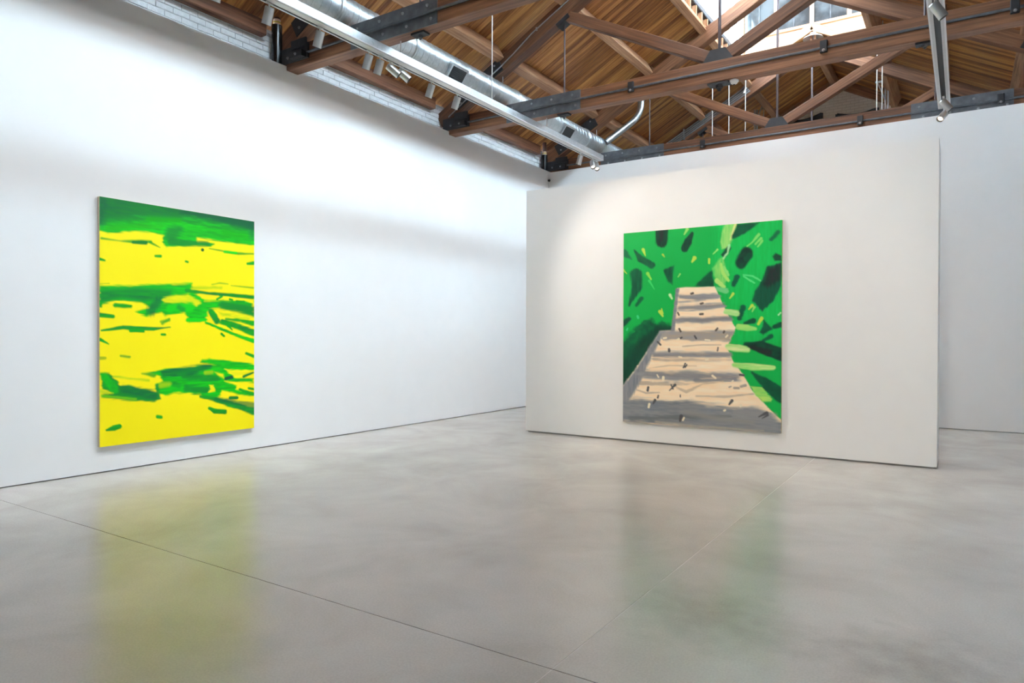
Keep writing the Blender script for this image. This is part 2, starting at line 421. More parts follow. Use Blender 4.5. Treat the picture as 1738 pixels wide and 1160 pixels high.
def plank(parent, xa, xb, y, dz=0.0):
    p0 = slope_pt(xa, y + PW / 2, 0.018 + dz); p1 = slope_pt(xb, y + PW / 2, 0.018 + dz)
    L = round((p1 - p0).length, 3)
    if L not in cache:
        cache[L] = prism_mesh('plank', sec_box(PW - 0.003, T, 0.005), L, 'plank')
    put('plank', cache[L], parent, frame(p0, p1))
for side, par, y0 in ((-1, ceil_l, 3.3), (1, ceil_r, 10.8)):
    y = y0; i = 0
    while y < YG - 0.05:
        beyond = y > LY1 - 0.02 or y < LY0 - 0.1
        xe = XBR - 0.1 if side < 0 else XR + 0.1
        xi = XC + 0.01 * side if beyond else (LX0 + 0.03 if side < 0 else LX1 - 0.03)
        dz = random.uniform(0, 0.004)
        plank(par, xe, xi, y, dz)
        y += PW; i += 1

# purlins between the trusses (parts of the ceiling)
bays = [(2.95, TY['A']), (TY['A'], TY['B']), (TY['B'], TY['C']), (TY['C'], TY['D']), (TY['D'], YG)]
nl = Vector((-SL, 0, 1)).normalized(); nr = Vector((SL, 0, 1)).normalized()
for bi, (ya, yb) in enumerate(bays):
    for xp in (-4.5, -5.62, -6.86):
        c = slope_pt(xp, 0) - nl * 0.14
        beam('purlin', (c.x, ya + 0.1, c.z), (c.x, yb - (0.1 if yb < YG else 0), c.z), 0.15, 0.275, 'purlin', ceil_l, 0.01, nl)
    if bi >= 2:
        for xp in (-1.46, -0.34, 0.90):
            c = slope_pt(xp, 0) - nr * 0.14
            beam('purlin', (c.x, ya + 0.1, c.z), (c.x, yb - (0.1 if yb < YG else 0), c.z), 0.15, 0.275, 'purlin', ceil_r, 0.01, nr)
    # wall plate on the brick, stopping short of the trusses and pipes
    box('wall_plate', (XBR + 0.002, ya + 0.14, 5.60), (XBR + 0.13, yb - (0.34 if yb < YG else 0.02), 5.80), 'ledger', ceil_l, 0.012)
box('ridge_beam', (XC - 0.07, TY['D'] + 0.1, 8.28), (XC + 0.07, YG, 8.58), 'purlin', ceil_r, 0.01)
for s in (-1, 1):   # end rafter lying along the far gable
    p0 = Vector((XC + s * 0.08, YG - 0.12, zroof(XC + s * 0.08) - 0.14)); xe = XC + s * 4.9
    p1 = Vector((xe, YG - 0.12, zroof(xe) - 0.14))
    beam('gable_rafter', p0, p1, 0.10, 0.24, 'purlin', ceil_l if s < 0 else ceil_r, 0.006)

# ------------------------------------------------------------------ skylight lantern
ZS, ZT = 8.24, 9.65
def lantern_side(n, xs_, s):
    root = struct(thing('window_%d' % n, None, None, (xs_, (LY0 + LY1) / 2, ZS)))
    zb = zroof(xs_)
    box('curb', (xs_ - (0.10 if s < 0 else 0.05), LY0, zb), (xs_ + (0.05 if s < 0 else 0.10), LY1, zb + 0.10), 'fir', root, 0.004)
    o = 0.11 * s
    box('sheathing', (min(xs_ + o, xs_ + o + 0.03 * s), LY0, zb - 0.05), (max(xs_ + o, xs_ + o + 0.03 * s), LY1, ZS + 0.02), 'backing', root)
    y = LY0 + 0.1
    while y < LY1:
        box('cripple_stud', (xs_ - 0.045, y, zb + 0.10), (xs_ + 0.045, y + 0.045, ZS - 0.11), 'fir', root)
        y += 0.36
    box('sill', (xs_ - 0.06, LY0, ZS - 0.11), (xs_ + 0.06, LY1, ZS), 'steel', root, 0.015)
    box('head', (xs_ - 0.06, LY0, ZT), (xs_ + 0.06, LY1, ZT + 0.12), 'fir', root, 0.004)
    y = LY1 - 0.02; k = 0
    while y > LY0:
        box('mullion', (xs_ - 0.04, y - 0.05, ZS), (xs_ + 0.04, y, ZT), 'fir' if k % 2 == 0 else 'conduit', root, 0.004)
        if y - 0.6 > LY0 - 0.2:
            box('pane', (xs_ - 0.004, y - 0.60, ZS), (xs_ + 0.004, y - 0.05, ZT), 'glass_clear', root)
        y -= 0.6; k += 1
lantern_side(1, LX0, -1); lantern_side(2, LX1, 1)
# far end of the lantern: siding boards below, stained frosted panes above
ew = struct(thing('window_3', None, None, (XC, LY1, 8.6)))
zsill = 8.70
z = 7.70; bi = 0
while z < zsill - 0.02:
    z1 = min(z + 0.135, zsill - 0.005)
    half = LX1 - XC
    xi = max(0.0, (ZR - z1) / SL)      # roof line at the top of this board
    xi2 = (ZR - z) / SL
    if xi < half:
        for s in (-1, 1):
            a, b_ = (XC + s * min(xi2, half), XC + s * half)
            if abs(b_ - a) > 0.04:
                box('siding_board', (min(a, b_), LY1 + 0.005 * (bi % 2), z), (max(a, b_), LY1 + 0.03, z1 - 0.005), 'fir', ew)
    if xi2 <= 0.02 or z1 >= ZR + 0.03:
        box('siding_board', (LX0, LY1 + 0.002, max(z, ZR + 0.005)), (LX1, LY1 + 0.03, z1 - 0.003), 'fir', ew)
    z += 0.135; bi += 1
box('sill', (LX0 - 0.05, LY1 - 0.06, zsill - 0.02), (LX1 + 0.05, LY1 + 0.06, zsill + 0.05), 'fir', ew, 0.006)
box('head', (LX0 - 0.05, LY1 - 0.05, ZT), (LX1 + 0.05, LY1 + 0.05, ZT + 0.12), 'fir', ew, 0.006)
nm = 4
for k in range(nm + 1):
    x = LX0 + (LX1 - LX0) * k / nm
    box('mullion', (x - 0.045, LY1 - 0.05, 7.75 if k in (0, nm) else zsill + 0.05), (x + 0.045, LY1 + 0.04, ZT), 'fir', ew, 0.005)
    if k < nm:
        xa, xb = x + 0.045, LX0 + (LX1 - LX0) * (k + 1) / nm - 0.045; xm = (xa + xb) / 2
        box('pane', (xa, LY1 - 0.004, zsill + 0.05), (xm - 0.012, LY1 + 0.004, ZT), 'glass_frost', ew)
        box('pane', (xm + 0.012, LY1 - 0.004, zsill + 0.05), (xb, LY1 + 0.004, ZT), 'glass_frost', ew)
        box('glazing_bar', (xm - 0.012, LY1 - 0.02, zsill + 0.05), (xm + 0.012, LY1 + 0.02, ZT), 'steel', ew)
for s_ in (-1, 1):
    a = Vector((XC, LY1 - 0.035, ZR + 0.05)); xe = LX1 if s_ > 0 else LX0
    beam('verge_board', a, (xe, LY1 - 0.035, zroof(xe) + 0.05), 0.06, 0.17, 'fir', ew, 0.006)
# near end and lantern roof
struct(box('wall_lantern_near', (LX0 - 0.05, LY0 - 0.06, 7.6), (LX1 + 0.05, LY0 - 0.01, ZT + 0.12), 'fir'))
lr = struct(thing('ceiling_lantern', None, None, (XC, (LY0 + LY1) / 2, ZT + 0.13)))
for xx in (LX0 - 0.1, XC - 0.04, LX1 + 0.02):
    box('roof_bar', (xx, LY0, ZT + 0.12), (xx + 0.08, LY1 + 0.1, ZT + 0.20), 'fir', lr)
yy = LY0
while yy < LY1 + 0.05:
    box('glazing_bar', (LX0 - 0.02, yy, ZT + 0.13), (XC - 0.04, yy + 0.04, ZT + 0.18), 'fir', lr); box('glazing_bar', (XC + 0.04, yy, ZT + 0.13), (LX1 + 0.02, yy + 0.04, ZT + 0.18), 'fir', lr)
    y2 = min(yy + 0.9, LY1 + 0.08)
    for xa, xb in ((LX0 - 0.02, XC - 0.04), (XC + 0.04, LX1 + 0.02)):
        box('roof_board', (xa, yy + 0.04, ZT + 0.15), (xb, y2, ZT + 0.175), 'fir', lr)
    yy += 0.9

# ------------------------------------------------------------------ trusses
def bolt(parent, p, r=0.016, d=(0, -1, 0)):
    p = Vector(p); d = Vector(d)
    return put('bolt', BOLT, parent, frame(p, p + d))
BOLT = lathe_mesh('bolt', [(0, 0.020), (0.005, 0.020), (0.005, 0.012), (0.018, 0.012), (0.022, 0.007)], 'bolt', 8)
def make_truss(y0, label, brackets=(-4.3, -1.57), right_plate=True):
    t = thing('roof_truss', label, 'truss', (XC, y0, 5.18), 'timber roof trusses')
    hw = 0.10; yf = y0 - hw; xa, xb = XC - 5.03, XC + 5.07
    box('bottom_chord', (xa, yf, 5.175), (xb, y0 + hw, 5.318), 'beam', t, 0.008)
    box('bottom_chord', (xa, yf, 5.336), (xb, y0 + hw, 5.475), 'beam', t, 0.008)
    box('chord_core', (xa + .01, yf + 0.03, 5.315), (xb - .01, y0 + hw - 0.03, 5.34), 'steel_dark', t)
    rod('tie_rod', (xa + 0.3, yf - 0.016, 5.327), (xb - 0.3, yf - 0.016, 5.327), 0.017, 'steel', t, 10)
    for xx in brackets + (XC + 3.45,):
        cl = box('rod_bracket', (xx - 0.045, yf - 0.05, 5.265), (xx + 0.045, yf, 5.415), 'steel_dark', t, 0.006)
        bolt(cl, (xx, yf - 0.05, 5.285))
    for s in (-1, 1):
        # splice plates with two rows of bolts
        x0, x1 = sorted((XC + s * 3.62, XC + s * 2.20))
        for zz in ((5.17, 5.31), (5.34, 5.482)) if s < 0 or right_plate else ():
            pl = box('splice_plate', (x0, yf - 0.014, zz[0]), (x1, yf, zz[1]), 'steel', t)
            for k in range(4):
                bolt(pl, (x0 + 0.12 + k * 0.385 + (0.06 if zz[0] < 5.2 else 0), yf - 0.014, sum(zz) / 2))
        if s < 0 or right_plate: box('splice_ledge', (x0, yf - 0.04, 5.303), (x1, yf, 5.311), 'steel', t)
        # top chord
        p0 = Vector((XC + s * 5.12, y0, zchord(XC + s * 5.12) + 0.14)); p1 = Vector((XC + s * 0.02, y0, zchord(XC) + 0.14))
        beam('top_chord', p0, p1, 0.20, 0.26, 'beam', t, 0.01)
        # steel plate on the top chord near the bearing
        a = Vector((XC + s * 4.72, yf - 0.007, zchord(XC + s * 4.72) + 0.15)); b_ = Vector((XC + s * 3.75, yf - 0.007, zchord(XC + s * 3.75) + 0.15))
        pl = beam('gusset_plate', a, b_, 0.014, 0.24, 'steel_dark', t, 0.0)
        for k in range(4):
            q = a.lerp(b_, 0.12 + 0.25 * k); bolt(pl, (q.x, yf - 0.014, q.z + (0.06 if k % 2 else -0.06)))
        # heel shoe of black steel boxes
        hx0, hx1 = sorted((XC + s * 5.0, XC + s * 4.42))
        hs = box('heel_shoe', (hx0, yf - 0.03, 5.25), (hx1, yf, 5.46), 'steel_dark', t, 0.006)
        cx0, cx1 = sorted((XC + s * 4.70, XC + s * 4.45))
        box('heel_cap', (cx0, yf - 0.11, 5.26), (cx1, yf - 0.03, 5.34), 'steel_dark', t, 0.006)
        box('heel_cap', (cx0 - .02, yf - 0.06, 5.40), (cx1 + .02, yf - 0.03, 5.52), 'steel_dark', t, 0.006)
        bolt(hs, (XC + s * 4.57, yf - 0.11, 5.30)); bolt(hs, (XC + s * 4.82, yf - 0.03, 5.32))
        # diagonal strut from the upper node down to the middle of the bottom chord
        n1 = Vector((XC + s * 2.50, y0, zchord(XC + s * 2.50) + 0.02)); n0 = Vector((XC + s * 0.14, y0, 5.56))
        beam('diagonal_strut', n0, n1, 0.15, 0.165, 'beam', t, 0.008)
        # vertical rod under the upper node, its shoe and washer plate
        rx = XC + s * 2.55
        rod('tension_rod', (rx, y0, 5.17), (rx, y0, zchord(rx) + 0.02), 0.013, 'rod', t, 8)
        n1s = Vector((rx - s * 0.02, y0, zchord(rx)))
        beam('node_shoe', n1s + Vector((-s * -0.12, 0, -0.10)), n1s + Vector((-s * 0.10, 0, 0.03)), 0.19, 0.07, 'steel_dark', t, 0.004)
        box('washer_plate', (rx - 0.10, y0 - 0.06, 5.145), (rx + 0.10, y0 + 0.06, 5.172), 'steel_dark', t, 0.004)
        lathe('rod_nut', (rx, y0, 5.145), (rx, y0, 5.10), [(0, 0.03), (0.03, 0.03), (0.03, 0.014), (0.05, 0.014)], 'steel', t, 6)
    # middle shoe and king rod
    v = [(-0.22, -0.085, 0), (0.22, -0.085, 0), (0.11, -0.085, 0.17), (-0.11, -0.085, 0.17)]
    v = v + [(x, -y, zz) for x, y, zz in v]
    f = [(0, 1, 2, 3), (4, 5, 6, 7), (0, 1, 5, 4), (1, 2, 6, 5), (2, 3, 7, 6), (3, 0, 4, 7)]
    put('center_shoe', mesh_from('center_shoe', v, f, 'steel_dark'), t, Matrix.Translation((XC, y0, 5.475)))
    rod('king_rod', (XC, y0, 5.17), (XC, y0, 8.22), 0.022, 'rod', t, 10)
    box('washer_plate', (XC - 0.15, y0 - 0.08, 5.145), (XC + 0.15, y0 + 0.08, 5.172), 'steel_dark', t, 0.004)
    lathe('rod_nut', (XC, y0, 5.145), (XC, y0, 5.07), [(0, 0.05), (0.045, 0.05), (0.045, 0.025), (0.08, 0.025)], 'steel_dark', t, 6)
    return t
make_truss(TY['A'], 'brown timber roof truss bearing on the wall beside the copper coupled pipe')
make_truss(TY['B'], 'dark timber roof truss with a smoke detector under its bottom chord', right_plate=False)
make_truss(TY['C'], 'brown timber roof truss resting along the top of the white back wall', (-4.367, -1.557))
make_truss(TY['D'], 'pale lit timber truss behind the back wall, with conduits along its sloping chord')

# ------------------------------------------------------------------ spiral duct
q = P(850, 163, 'z', 5.69); DX, DZ, DR = q.x, 5.69, 0.20
yd0, yd1 = 1.2, 16.6
duct = thing('spiral_duct', 'large round galvanised spiral air duct running above the light track', 'duct', (DX, yd0, DZ - DR))
prof = []
y = 0.0
while y < yd1 - yd0:
    prof += [(y, DR), (y + 0.112, DR), (y + 0.116, DR + 0.004), (y + 0.121, DR + 0.004)]
    y += 0.125
lathe('duct_tube', (DX, yd0, DZ), (DX, yd1, DZ), prof, 'galv', duct, 40)
def duct_y(u, v):
    return P(u, v, 'x', DX).y
for (u, v) in ((565, 12), (692, 92), (868, 178), (988, 232)):
    yy = duct_y(u, v)
    lathe('duct_collar', (DX, yy - 0.04, DZ), (DX, yy + 0.04, DZ), [(0, DR + 0.002), (0.012, DR + 0.016), (0.028, DR + 0.016), (0.04, DR + 0.008), (0.052, DR + 0.016), (0.068, DR + 0.016), (0.08, DR + 0.002)], 'galv', duct, 40)
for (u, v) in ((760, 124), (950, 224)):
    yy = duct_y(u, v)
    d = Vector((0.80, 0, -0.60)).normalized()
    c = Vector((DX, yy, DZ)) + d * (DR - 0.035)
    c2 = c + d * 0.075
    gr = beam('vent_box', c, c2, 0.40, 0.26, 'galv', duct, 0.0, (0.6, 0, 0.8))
    beam('vent_shade_sheet', c2 - d * 0.002, c2 + d * 0.004, 0.33, 0.19, 'black', gr, 0.0, (0.6, 0, 0.8))  # flat black sheet, painted in for the shade inside the vent opening
    upv = Vector((0.6, 0, 0.8)).normalized()
    for k in range(7):
        cc = c2 + upv * (-0.078 + 0.026 * k)
        beam('louvre', cc + Vector((0, -0.165, 0)) + d * 0.004, cc + Vector((0, 0.165, 0)) + d * 0.004, 0.008, 0.004, 'steel_dark', gr, 0.0)
for yy in (TY['A'] + 0.02, TY['B'] + 0.02, TY['C'] + 0.02, 4.0):
    lathe('hanger_band', (DX, yy - 0.015, DZ), (DX, yy + 0.015, DZ), [(0, DR + 0.006), (0.03, DR + 0.006)], 'galv', duct, 32)
    rod('hanger_wire', (DX, yy, DZ + DR), (DX, yy, zroof(DX) - (0.3 if yy > 4.1 else 0)), 0.005, 'conduit', duct, 6)

# branch pipe rising from the duct to the roof
def on_roof(u, v, side=-1):
    d = ray(u, v)      # CAM + t d with z = zroof(x) on that side
    # left: z = 8.53 + SL*(x - XC); right: z = 8.53 - SL*(x - XC)
    s = SL if side < 0 else -SL
    t = (ZR - s * XC - CAM.z) / (d.z - s * d.x)
    return CAM + d * t
top = on_roof(1088, 146); top.z -= 0.04
elb = Vector((top.x, top.y, P(1088, 196, 'y', top.y).z))
bot = Vector((DX + DR + 0.01, P(1028, 244, 'x', DX + 0.2).y, DZ + 0.06))
br = thing('branch_duct', 'thin galvanised pipe bending from the big duct up to the planks', 'duct', bot)
tube('pipe', arc_pts(bot, elb, top, 0.26, 8), 0.068, 'galv', br, 20)
lathe('pipe_collar', elb + Vector((0, 0, 0.30)), elb + Vector((0, 0, 0.36)), [(0, 0.072), (0.01, 0.08), (0.05, 0.08), (0.06, 0.072)], 'galv', br, 20)

# ------------------------------------------------------------------ light tracks
TZ0, TZ1 = 4.885, 4.985
def light_track(x, ya, yb, label, flip, hang):
    t = thing('light_track', label, 'light track', (x, (ya + yb) / 2, TZ0))
    hw = 0.075
    box('channel_top', (x - hw, ya, TZ1 - 0.012), (x + hw, yb, TZ1), 'galv', t)
    for s in (-1, 1):
        box('channel_side', (min(x + s * hw, x + s * (hw - 0.004)), ya, TZ0 + 0.012), (max(x + s * hw, x + s * (hw - 0.004)), yb, TZ1 - 0.012), 'galv', t)
        box('edge_profile', (min(x + s * (hw + 0.004), x + s * (hw - 0.014)), ya, TZ0), (max(x + s * (hw + 0.004), x + s * (hw - 0.014)), yb, TZ0 + 0.012), 'alu_white', t)
    if flip:   # dark open slot with two pale flanges
        box('slot', (x - 0.061, ya, TZ0 + 0.03), (x + 0.061, yb, TZ0 + 0.036), 'black', t)
        for s in (-1, 1):
            box('flange', (min(x + s * 0.03, x + s * 0.061), ya, TZ0 + 0.002), (max(x + s * 0.03, x + s * 0.061), yb, TZ0 + 0.01), 'alu', t)
    else:
        box('power_rail', (x - 0.061, ya, TZ0 + 0.008), (x - 0.032, yb, TZ0 + 0.02), 'black', t)
        box('cover_strip', (x - 0.030, ya, TZ0 + 0.001), (x + 0.049, yb, TZ0 + 0.014), 'white_plastic', t)
        box('recess_back', (x + 0.049, ya, TZ0 + 0.05), (x + 0.061, yb, TZ0 + 0.056), 'galv', t)
    for yy in (ya, yb):
        box('end_cap', (x - hw, yy - 0.006, TZ0), (x + hw, yy + 0.006, TZ1), 'alu', t)
    for yy, zt in hang:
        rod('hanger_rod', (x, yy, TZ1), (x, yy, zt), 0.007, 'white_conduit', t, 8)
    return t
TX1, TX2 = -5.88, -0.262
yh = P(835, 170, 'x', TX1).y
light_track(TX1, 0.4, 12.05, 'long pale lighting track hanging below the spiral duct', False,
            [(TY['A'] + 0.04, 5.176), (yh, zroof(TX1)), (TY['B'] + 0.03, 5.176), (2.0, zroof(TX1))])
light_track(TX2, 0.4, 12.0, 'lighting track with dark open slot hanging over the end of the freestanding wall', True,
            [(TY['A'] + 0.04, 5.176), (TY['B'] + 0.04, 5.176), (11.4, zroof(TX2)), (2.0, zroof(TX2))])

HL = 0.175
HOUS = lathe_mesh('housing', [(0, 0.0), (0, 0.040), (0.008, 0.048), (HL, 0.048), (HL, 0.043), (HL - 0.030, 0.040), (HL - 0.030, 0.0)], 'alu', 24)
BAFF = lathe_mesh('baffle', [(HL - 0.029, 0.0395), (HL - 0.0005, 0.0425), (HL + 0.001, 0.0440), (HL + 0.001, 0.0405), (HL - 0.029, 0.0370)], 'black', 24)
LENS = lathe_mesh('lens', [(0, 0.0), (0, 0.037), (0.006, 0.034), (0.009, 0.0)], 'lens', 20)
LENS_OFF = LENS.copy(); LENS_OFF.materials[0] = M['white_plastic']
def in_frame(p):
    d = p - CAM; wz = d.dot(FW)
    if wz <= 0: return False
    u, v = 869 + FPX * d.dot(RT) / wz, 580 - FPX * d.dot(UP) / wz
    return 0 <= u <= 1738 and 0 <= v <= 1160
LAMPS = [0]
def wash_nodes(ld, sx):
    """asymmetric wall-washer distribution: more light towards the foot of the wall"""
    ld.use_nodes = True; nt = ld.node_tree; em = nt.nodes['Emission']
    geo = N(nt, 'ShaderNodeNewGeometry'); sp = N(nt, 'ShaderNodeSeparateXYZ'); nt.links.new(geo.outputs['Incoming'], sp.inputs[0])
    a = N(nt, 'ShaderNodeMath', operation='MULTIPLY'); a.inputs[1].default_value = sx; nt.links.new(sp.outputs[0], a.inputs[0])
    mx = N(nt, 'ShaderNodeMath', operation='MAXIMUM'); mx.inputs[1].default_value = 0.40; nt.links.new(a.outputs[0], mx.inputs[0])
    pw = N(nt, 'ShaderNodeMath', operation='POWER'); pw.inputs[1].default_value = -2.7; nt.links.new(mx.outputs[0], pw.inputs[0])
    fd_ = N(nt, 'ShaderNodeMapRange'); fd_.inputs['From Min'].default_value = -0.05; fd_.inputs['From Max'].default_value = 0.42; fd_.inputs['To Min'].default_value = 0.06
    nt.links.new(a.outputs[0], fd_.inputs['Value'])
    ml = N(nt, 'ShaderNodeMath', operation='MULTIPLY'); nt.links.new(pw.outputs[0], ml.inputs[0]); nt.links.new(fd_.outputs[0], ml.inputs[1])
    nt.links.new(ml.outputs[0], em.inputs['Strength'])
def spot(x, y, d, label, group, kind, watts, cone=None, aim=None, color=(1, 0.93, 0.84), blend=0.12, stem=0.075):
    d = Vector(d).normalized()
    xs_ = x - 0.046 if abs(x - TX1) < 0.01 else x
    s = thing('track_spotlight', label, 'spotlight', (xs_, y, TZ0), group)
    piv = Vector((xs_, y, TZ0 - stem))
    rod('stem', (xs_, y, TZ0 - 0.008), piv, 0.008, 'white_plastic', s, 8)
    box('adaptor', (xs_ - 0.013, y - 0.04, TZ0 - 0.014), (xs_ + 0.013, y + 0.04, TZ0), 'white_plastic', s, 0.003)
    b0 = piv - d * 0.035
    h = put('housing', HOUS, s, frame(b0, b0 + d))
    put('baffle', BAFF, s, frame(b0, b0 + d))
    put('lens', LENS if watts > 0 else LENS_OFF, s, frame(b0 + d * (HL - 0.030), b0 + d * HL))
    if watts > 0:
        ld = bpy.data.lights.new('lamp', 'SPOT'); ld.energy = watts; ld.color = color
        ld.spot_size = cone; ld.spot_blend = blend; ld.shadow_soft_size = 0.04
        if kind == 'wash' and cone > 2:
            wash_nodes(ld, -1 if d.x < 0 else 1)
        LAMPS[0] += 1
        lname = 'track_lamp_%d' % LAMPS[0] + ('' if in_frame(b0 + d * (HL + 0.02)) else '_offscreen')
        ld.name = lname
        lo = bpy.data.objects.new(lname, ld); col.objects.link(lo)
        dd = Vector(aim).normalized() if aim else d
        mw = (-dd).to_track_quat('Z', 'Y').to_matrix().to_4x4(); mw.translation = b0 + d * (HL + 0.02)
        attach(lo, s, mw)
    return s
WL = 'satin aluminium cylinder spotlight turned to the wall with the yellow painting'
WG = 'wall washing spotlights on the track below the duct'
washers = [(370, -6), (457, 22), (543, 62), (626, 102), (645, 112), (732, 152), (776, 174)]
ywash = [P(u, v, 'x', TX1 - 0.046).y for u, v in washers]
COOL = (0.94, 0.965, 1.0)
wl_extra = ['', ', above the near end of it', ', beside the copper coupled pipe', ', in front of the first truss', ', outer one beside the two crossed spotlights', ', touching the two crossed spotlights', ', under the duct vent', ', beside the foot of the dark truss']
wl_lab = [WL] * 4 + ['satin spotlight turned to the long wall' + e for e in wl_extra[2:]]
for yy, lab in zip([0.8, 1.9, 3.0] + ywash, wl_lab):
    spot(TX1, yy, (-0.42, 0.05, -0.9), lab, WG, 'wash', WASH_W, math.radians(170), (-0.31, 0, -1), COOL, 0.06)
yy = P(985, 270, 'x', TX1 - 0.046).y
spot(TX1, yy, (-0.30, 0.0, -0.95), 'satin aluminium spotlight turned to the wall, next to the twin lit spotlights', WG, 'wash', WASH_W, math.radians(170), (-0.31, 0, -1), COOL, 0.06)
PT2 = Vector((-3.0, 9.25, 1.4))
for (u, v), lab in (((662, 118), 'satin aluminium spotlight turned away from the wall, lit mouth showing, crossing its neighbour'), ((680, 126), 'satin aluminium spotlight turned away from the wall, tucked behind its lit neighbour')):
    yy = P(u, v, 'x', TX1 - 0.046).y
    o = Vector((TX1 - 0.046, yy, 4.75)); spot(TX1, yy, PT2 - o, lab, 'spotlights aimed at the freestanding wall', 'aim', AIM_W, math.radians(62), None, (1, 0.88, 0.74), 0.6)
ye = P(1006, 277, 'x', TX1 - 0.046).y
for k, yy in enumerate((ye - 0.02, ye + 0.15)):
    spot(TX1, yy, (0.42, -0.55, -0.85), 'one of twin lit spotlights at the end of the track below the duct', 'twin spotlights at the track end', 'aim', 25, math.radians(60), None, (1, 0.88, 0.74), 0.6)
# second track
for yy in (1.2, 2.6, 4.4):
    o = Vector((TX2, yy, 4.75)); spot(TX2, yy, Vector((-2.6, 9.25, 1.6)) - o, 'satin aluminium spotlight aimed at the green painting from the slotted track', 'spotlights on the slotted track', 'aim', AIM_W * 1.4, math.radians(66), None, (1, 0.93, 0.84), 0.7)
for yy in (0.7, 3.4, 5.6):
    spot(TX2, yy, (0.42, 0.05, -0.9), 'satin aluminium spotlight turned to the plain right wall from the slotted track', 'spotlights on the slotted track', 'wash', 0, math.radians(170), (0.26, 0, -1), COOL, 0.06)
yy = P(1590, 12, 'z', 4.80).y
spot(TX2, yy, (0.50, 0.15, -0.8), 'satin aluminium spotlight on the slotted track in front of the dark truss', 'spotlights on the slotted track', 'wash', WASH_W * .5, math.radians(100), None, COOL, 0.5)
yy = P(1600, 176, 'z', 4.82).y
spot(TX2, yy - 0.10, (0.55, 0.15, -0.75), 'satin aluminium spotlight tilted away at the end of the slotted track', 'spotlights on the slotted track', 'wash', WASH_W * .5, math.radians(100), None, COOL, 0.5)
spot(TX2, yy + 0.22, (-0.30, -0.62, -0.55), 'lit spotlight with two lamps showing at the end of the slotted track', 'spotlights on the slotted track', 'aim', 20, math.radians(60), None, (1, 0.88, 0.74), 0.5, 0.16)

# ------------------------------------------------------------------ pipes at the wall
for (u, vt, vc), lab, upper in (((470, 30, 44), 'short black vent pipe with copper coupling beside the first truss', 0.0), ((924, 238, 264), 'black pipe with brass coupling and brown upper length in the wall corner', 1.0)):
    pc = P(u, vc, 'x', -8.0)
    t = thing('drain_pipe', lab, 'pipe', (-8.0, pc.y, 0))
    rod('lower_pipe', (-8.0, pc.y, 0.0), (-8.0, pc.y, pc.z), 0.072, 'pipe_black', t, 20)
    lathe('coupling', (-8.0, pc.y, pc.z - 0.01), (-8.0, pc.y, pc.z + 0.1), [(0, 0.046), (0.0, 0.050), (0.09, 0.050), (0.09, 0.040)], 'copper', t, 20)
    lathe('hose_band', (-8.0, pc.y, pc.z + 0.03), (-8.0, pc.y, pc.z + 0.1), [(0, 0.053), (0.014, 0.053)], 'band', t, 20)
    rod('upper_pipe', (-8.0, pc.y, pc.z + 0.08), (-8.0, pc.y, zroof(-8.0) + 0.0 if upper == 0 else zroof(-8.0)), 0.046, 'pipe_brown', t, 16)

# ------------------------------------------------------------------ small fixtures
q = P(933, 307, 'y', YB)
sc_ = thing('security_camera', 'tiny white dome security camera with black eye in the wall corner', 'camera', (q.x, YB, q.z))
lathe('mount', (q.x, YB, q.z), (q.x, YB - 0.03, q.z), [(0, 0.055), (0.02, 0.055), (0.03, 0.045)], 'white_plastic', sc_, 20)
e0 = Vector((q.x, YB - 0.03, q.z)); ed = Vector((0.5, -0.8, -0.3)).normalized()
lathe('dome', e0, e0 + ed, [(-0.02, 0.03), (0.0, 0.044), (0.02, 0.042), (0.038, 0.03), (0.045, 0.0)], 'white_plastic', sc_, 20)
lathe('eye', e0 + ed * 0.036, e0 + ed, [(0, 0.030), (0.012, 0.028), (0.016, 0.0)], 'black', sc_, 16)
q = P(1246, 134, 'y', TY['B'])
sd = thing('smoke_detector', 'white domed smoke detector under the dark truss', 'detector', (q.x, TY['B'], 5.175))
lathe('base', (q.x, TY['B'], 5.175), (q.x, TY['B'], 5.0), [(0, 0.062), (0.018, 0.064), (0.024, 0.058)], 'white_plastic', sd, 24)
lathe('dome', (q.x, TY['B'], 5.151), (q.x, TY['B'], 5.0), [(0, 0.055), (0.02, 0.046), (0.034, 0.022), (0.036, 0.0)], 'white_plastic', sd, 24)
lathe('sensor', (q.x, TY['B'], 5.116), (q.x, TY['B'], 5.0), [(0, 0.014), (0.006, 0.012), (0.007, 0)], 'black', sd, 12)

# thin conduit along the sloping chord of truss B
yc = TY['B'] - 0.115
pts = []
for xx, dz in ((-7.85, -0.0), (-7.2, 0.05), (-6.7, 0.06), (-6.45, 0.10), (-6.1, 0.16), (-5.0, 0.16), (-4.0, 0.16)):
    pts.append(Vector((xx, yc - (0.02 if xx < -6.5 else 0), zchord(xx) + dz + 0.02)))
t = thing('conduit', 'thin grey conduit running up the sloping chord of the dark truss', 'conduit', pts[0])
tube('conduit_pipe', pts, 0.011, 'conduit', t, 8)
for xx in (-6.0, -5.3, -4.6):
    box('conduit_clip', (xx - 0.012, yc - 0.012, zchord(xx) + 0.155), (xx + 0.012, yc + 0.012, zchord(xx) + 0.205), 'conduit', t)
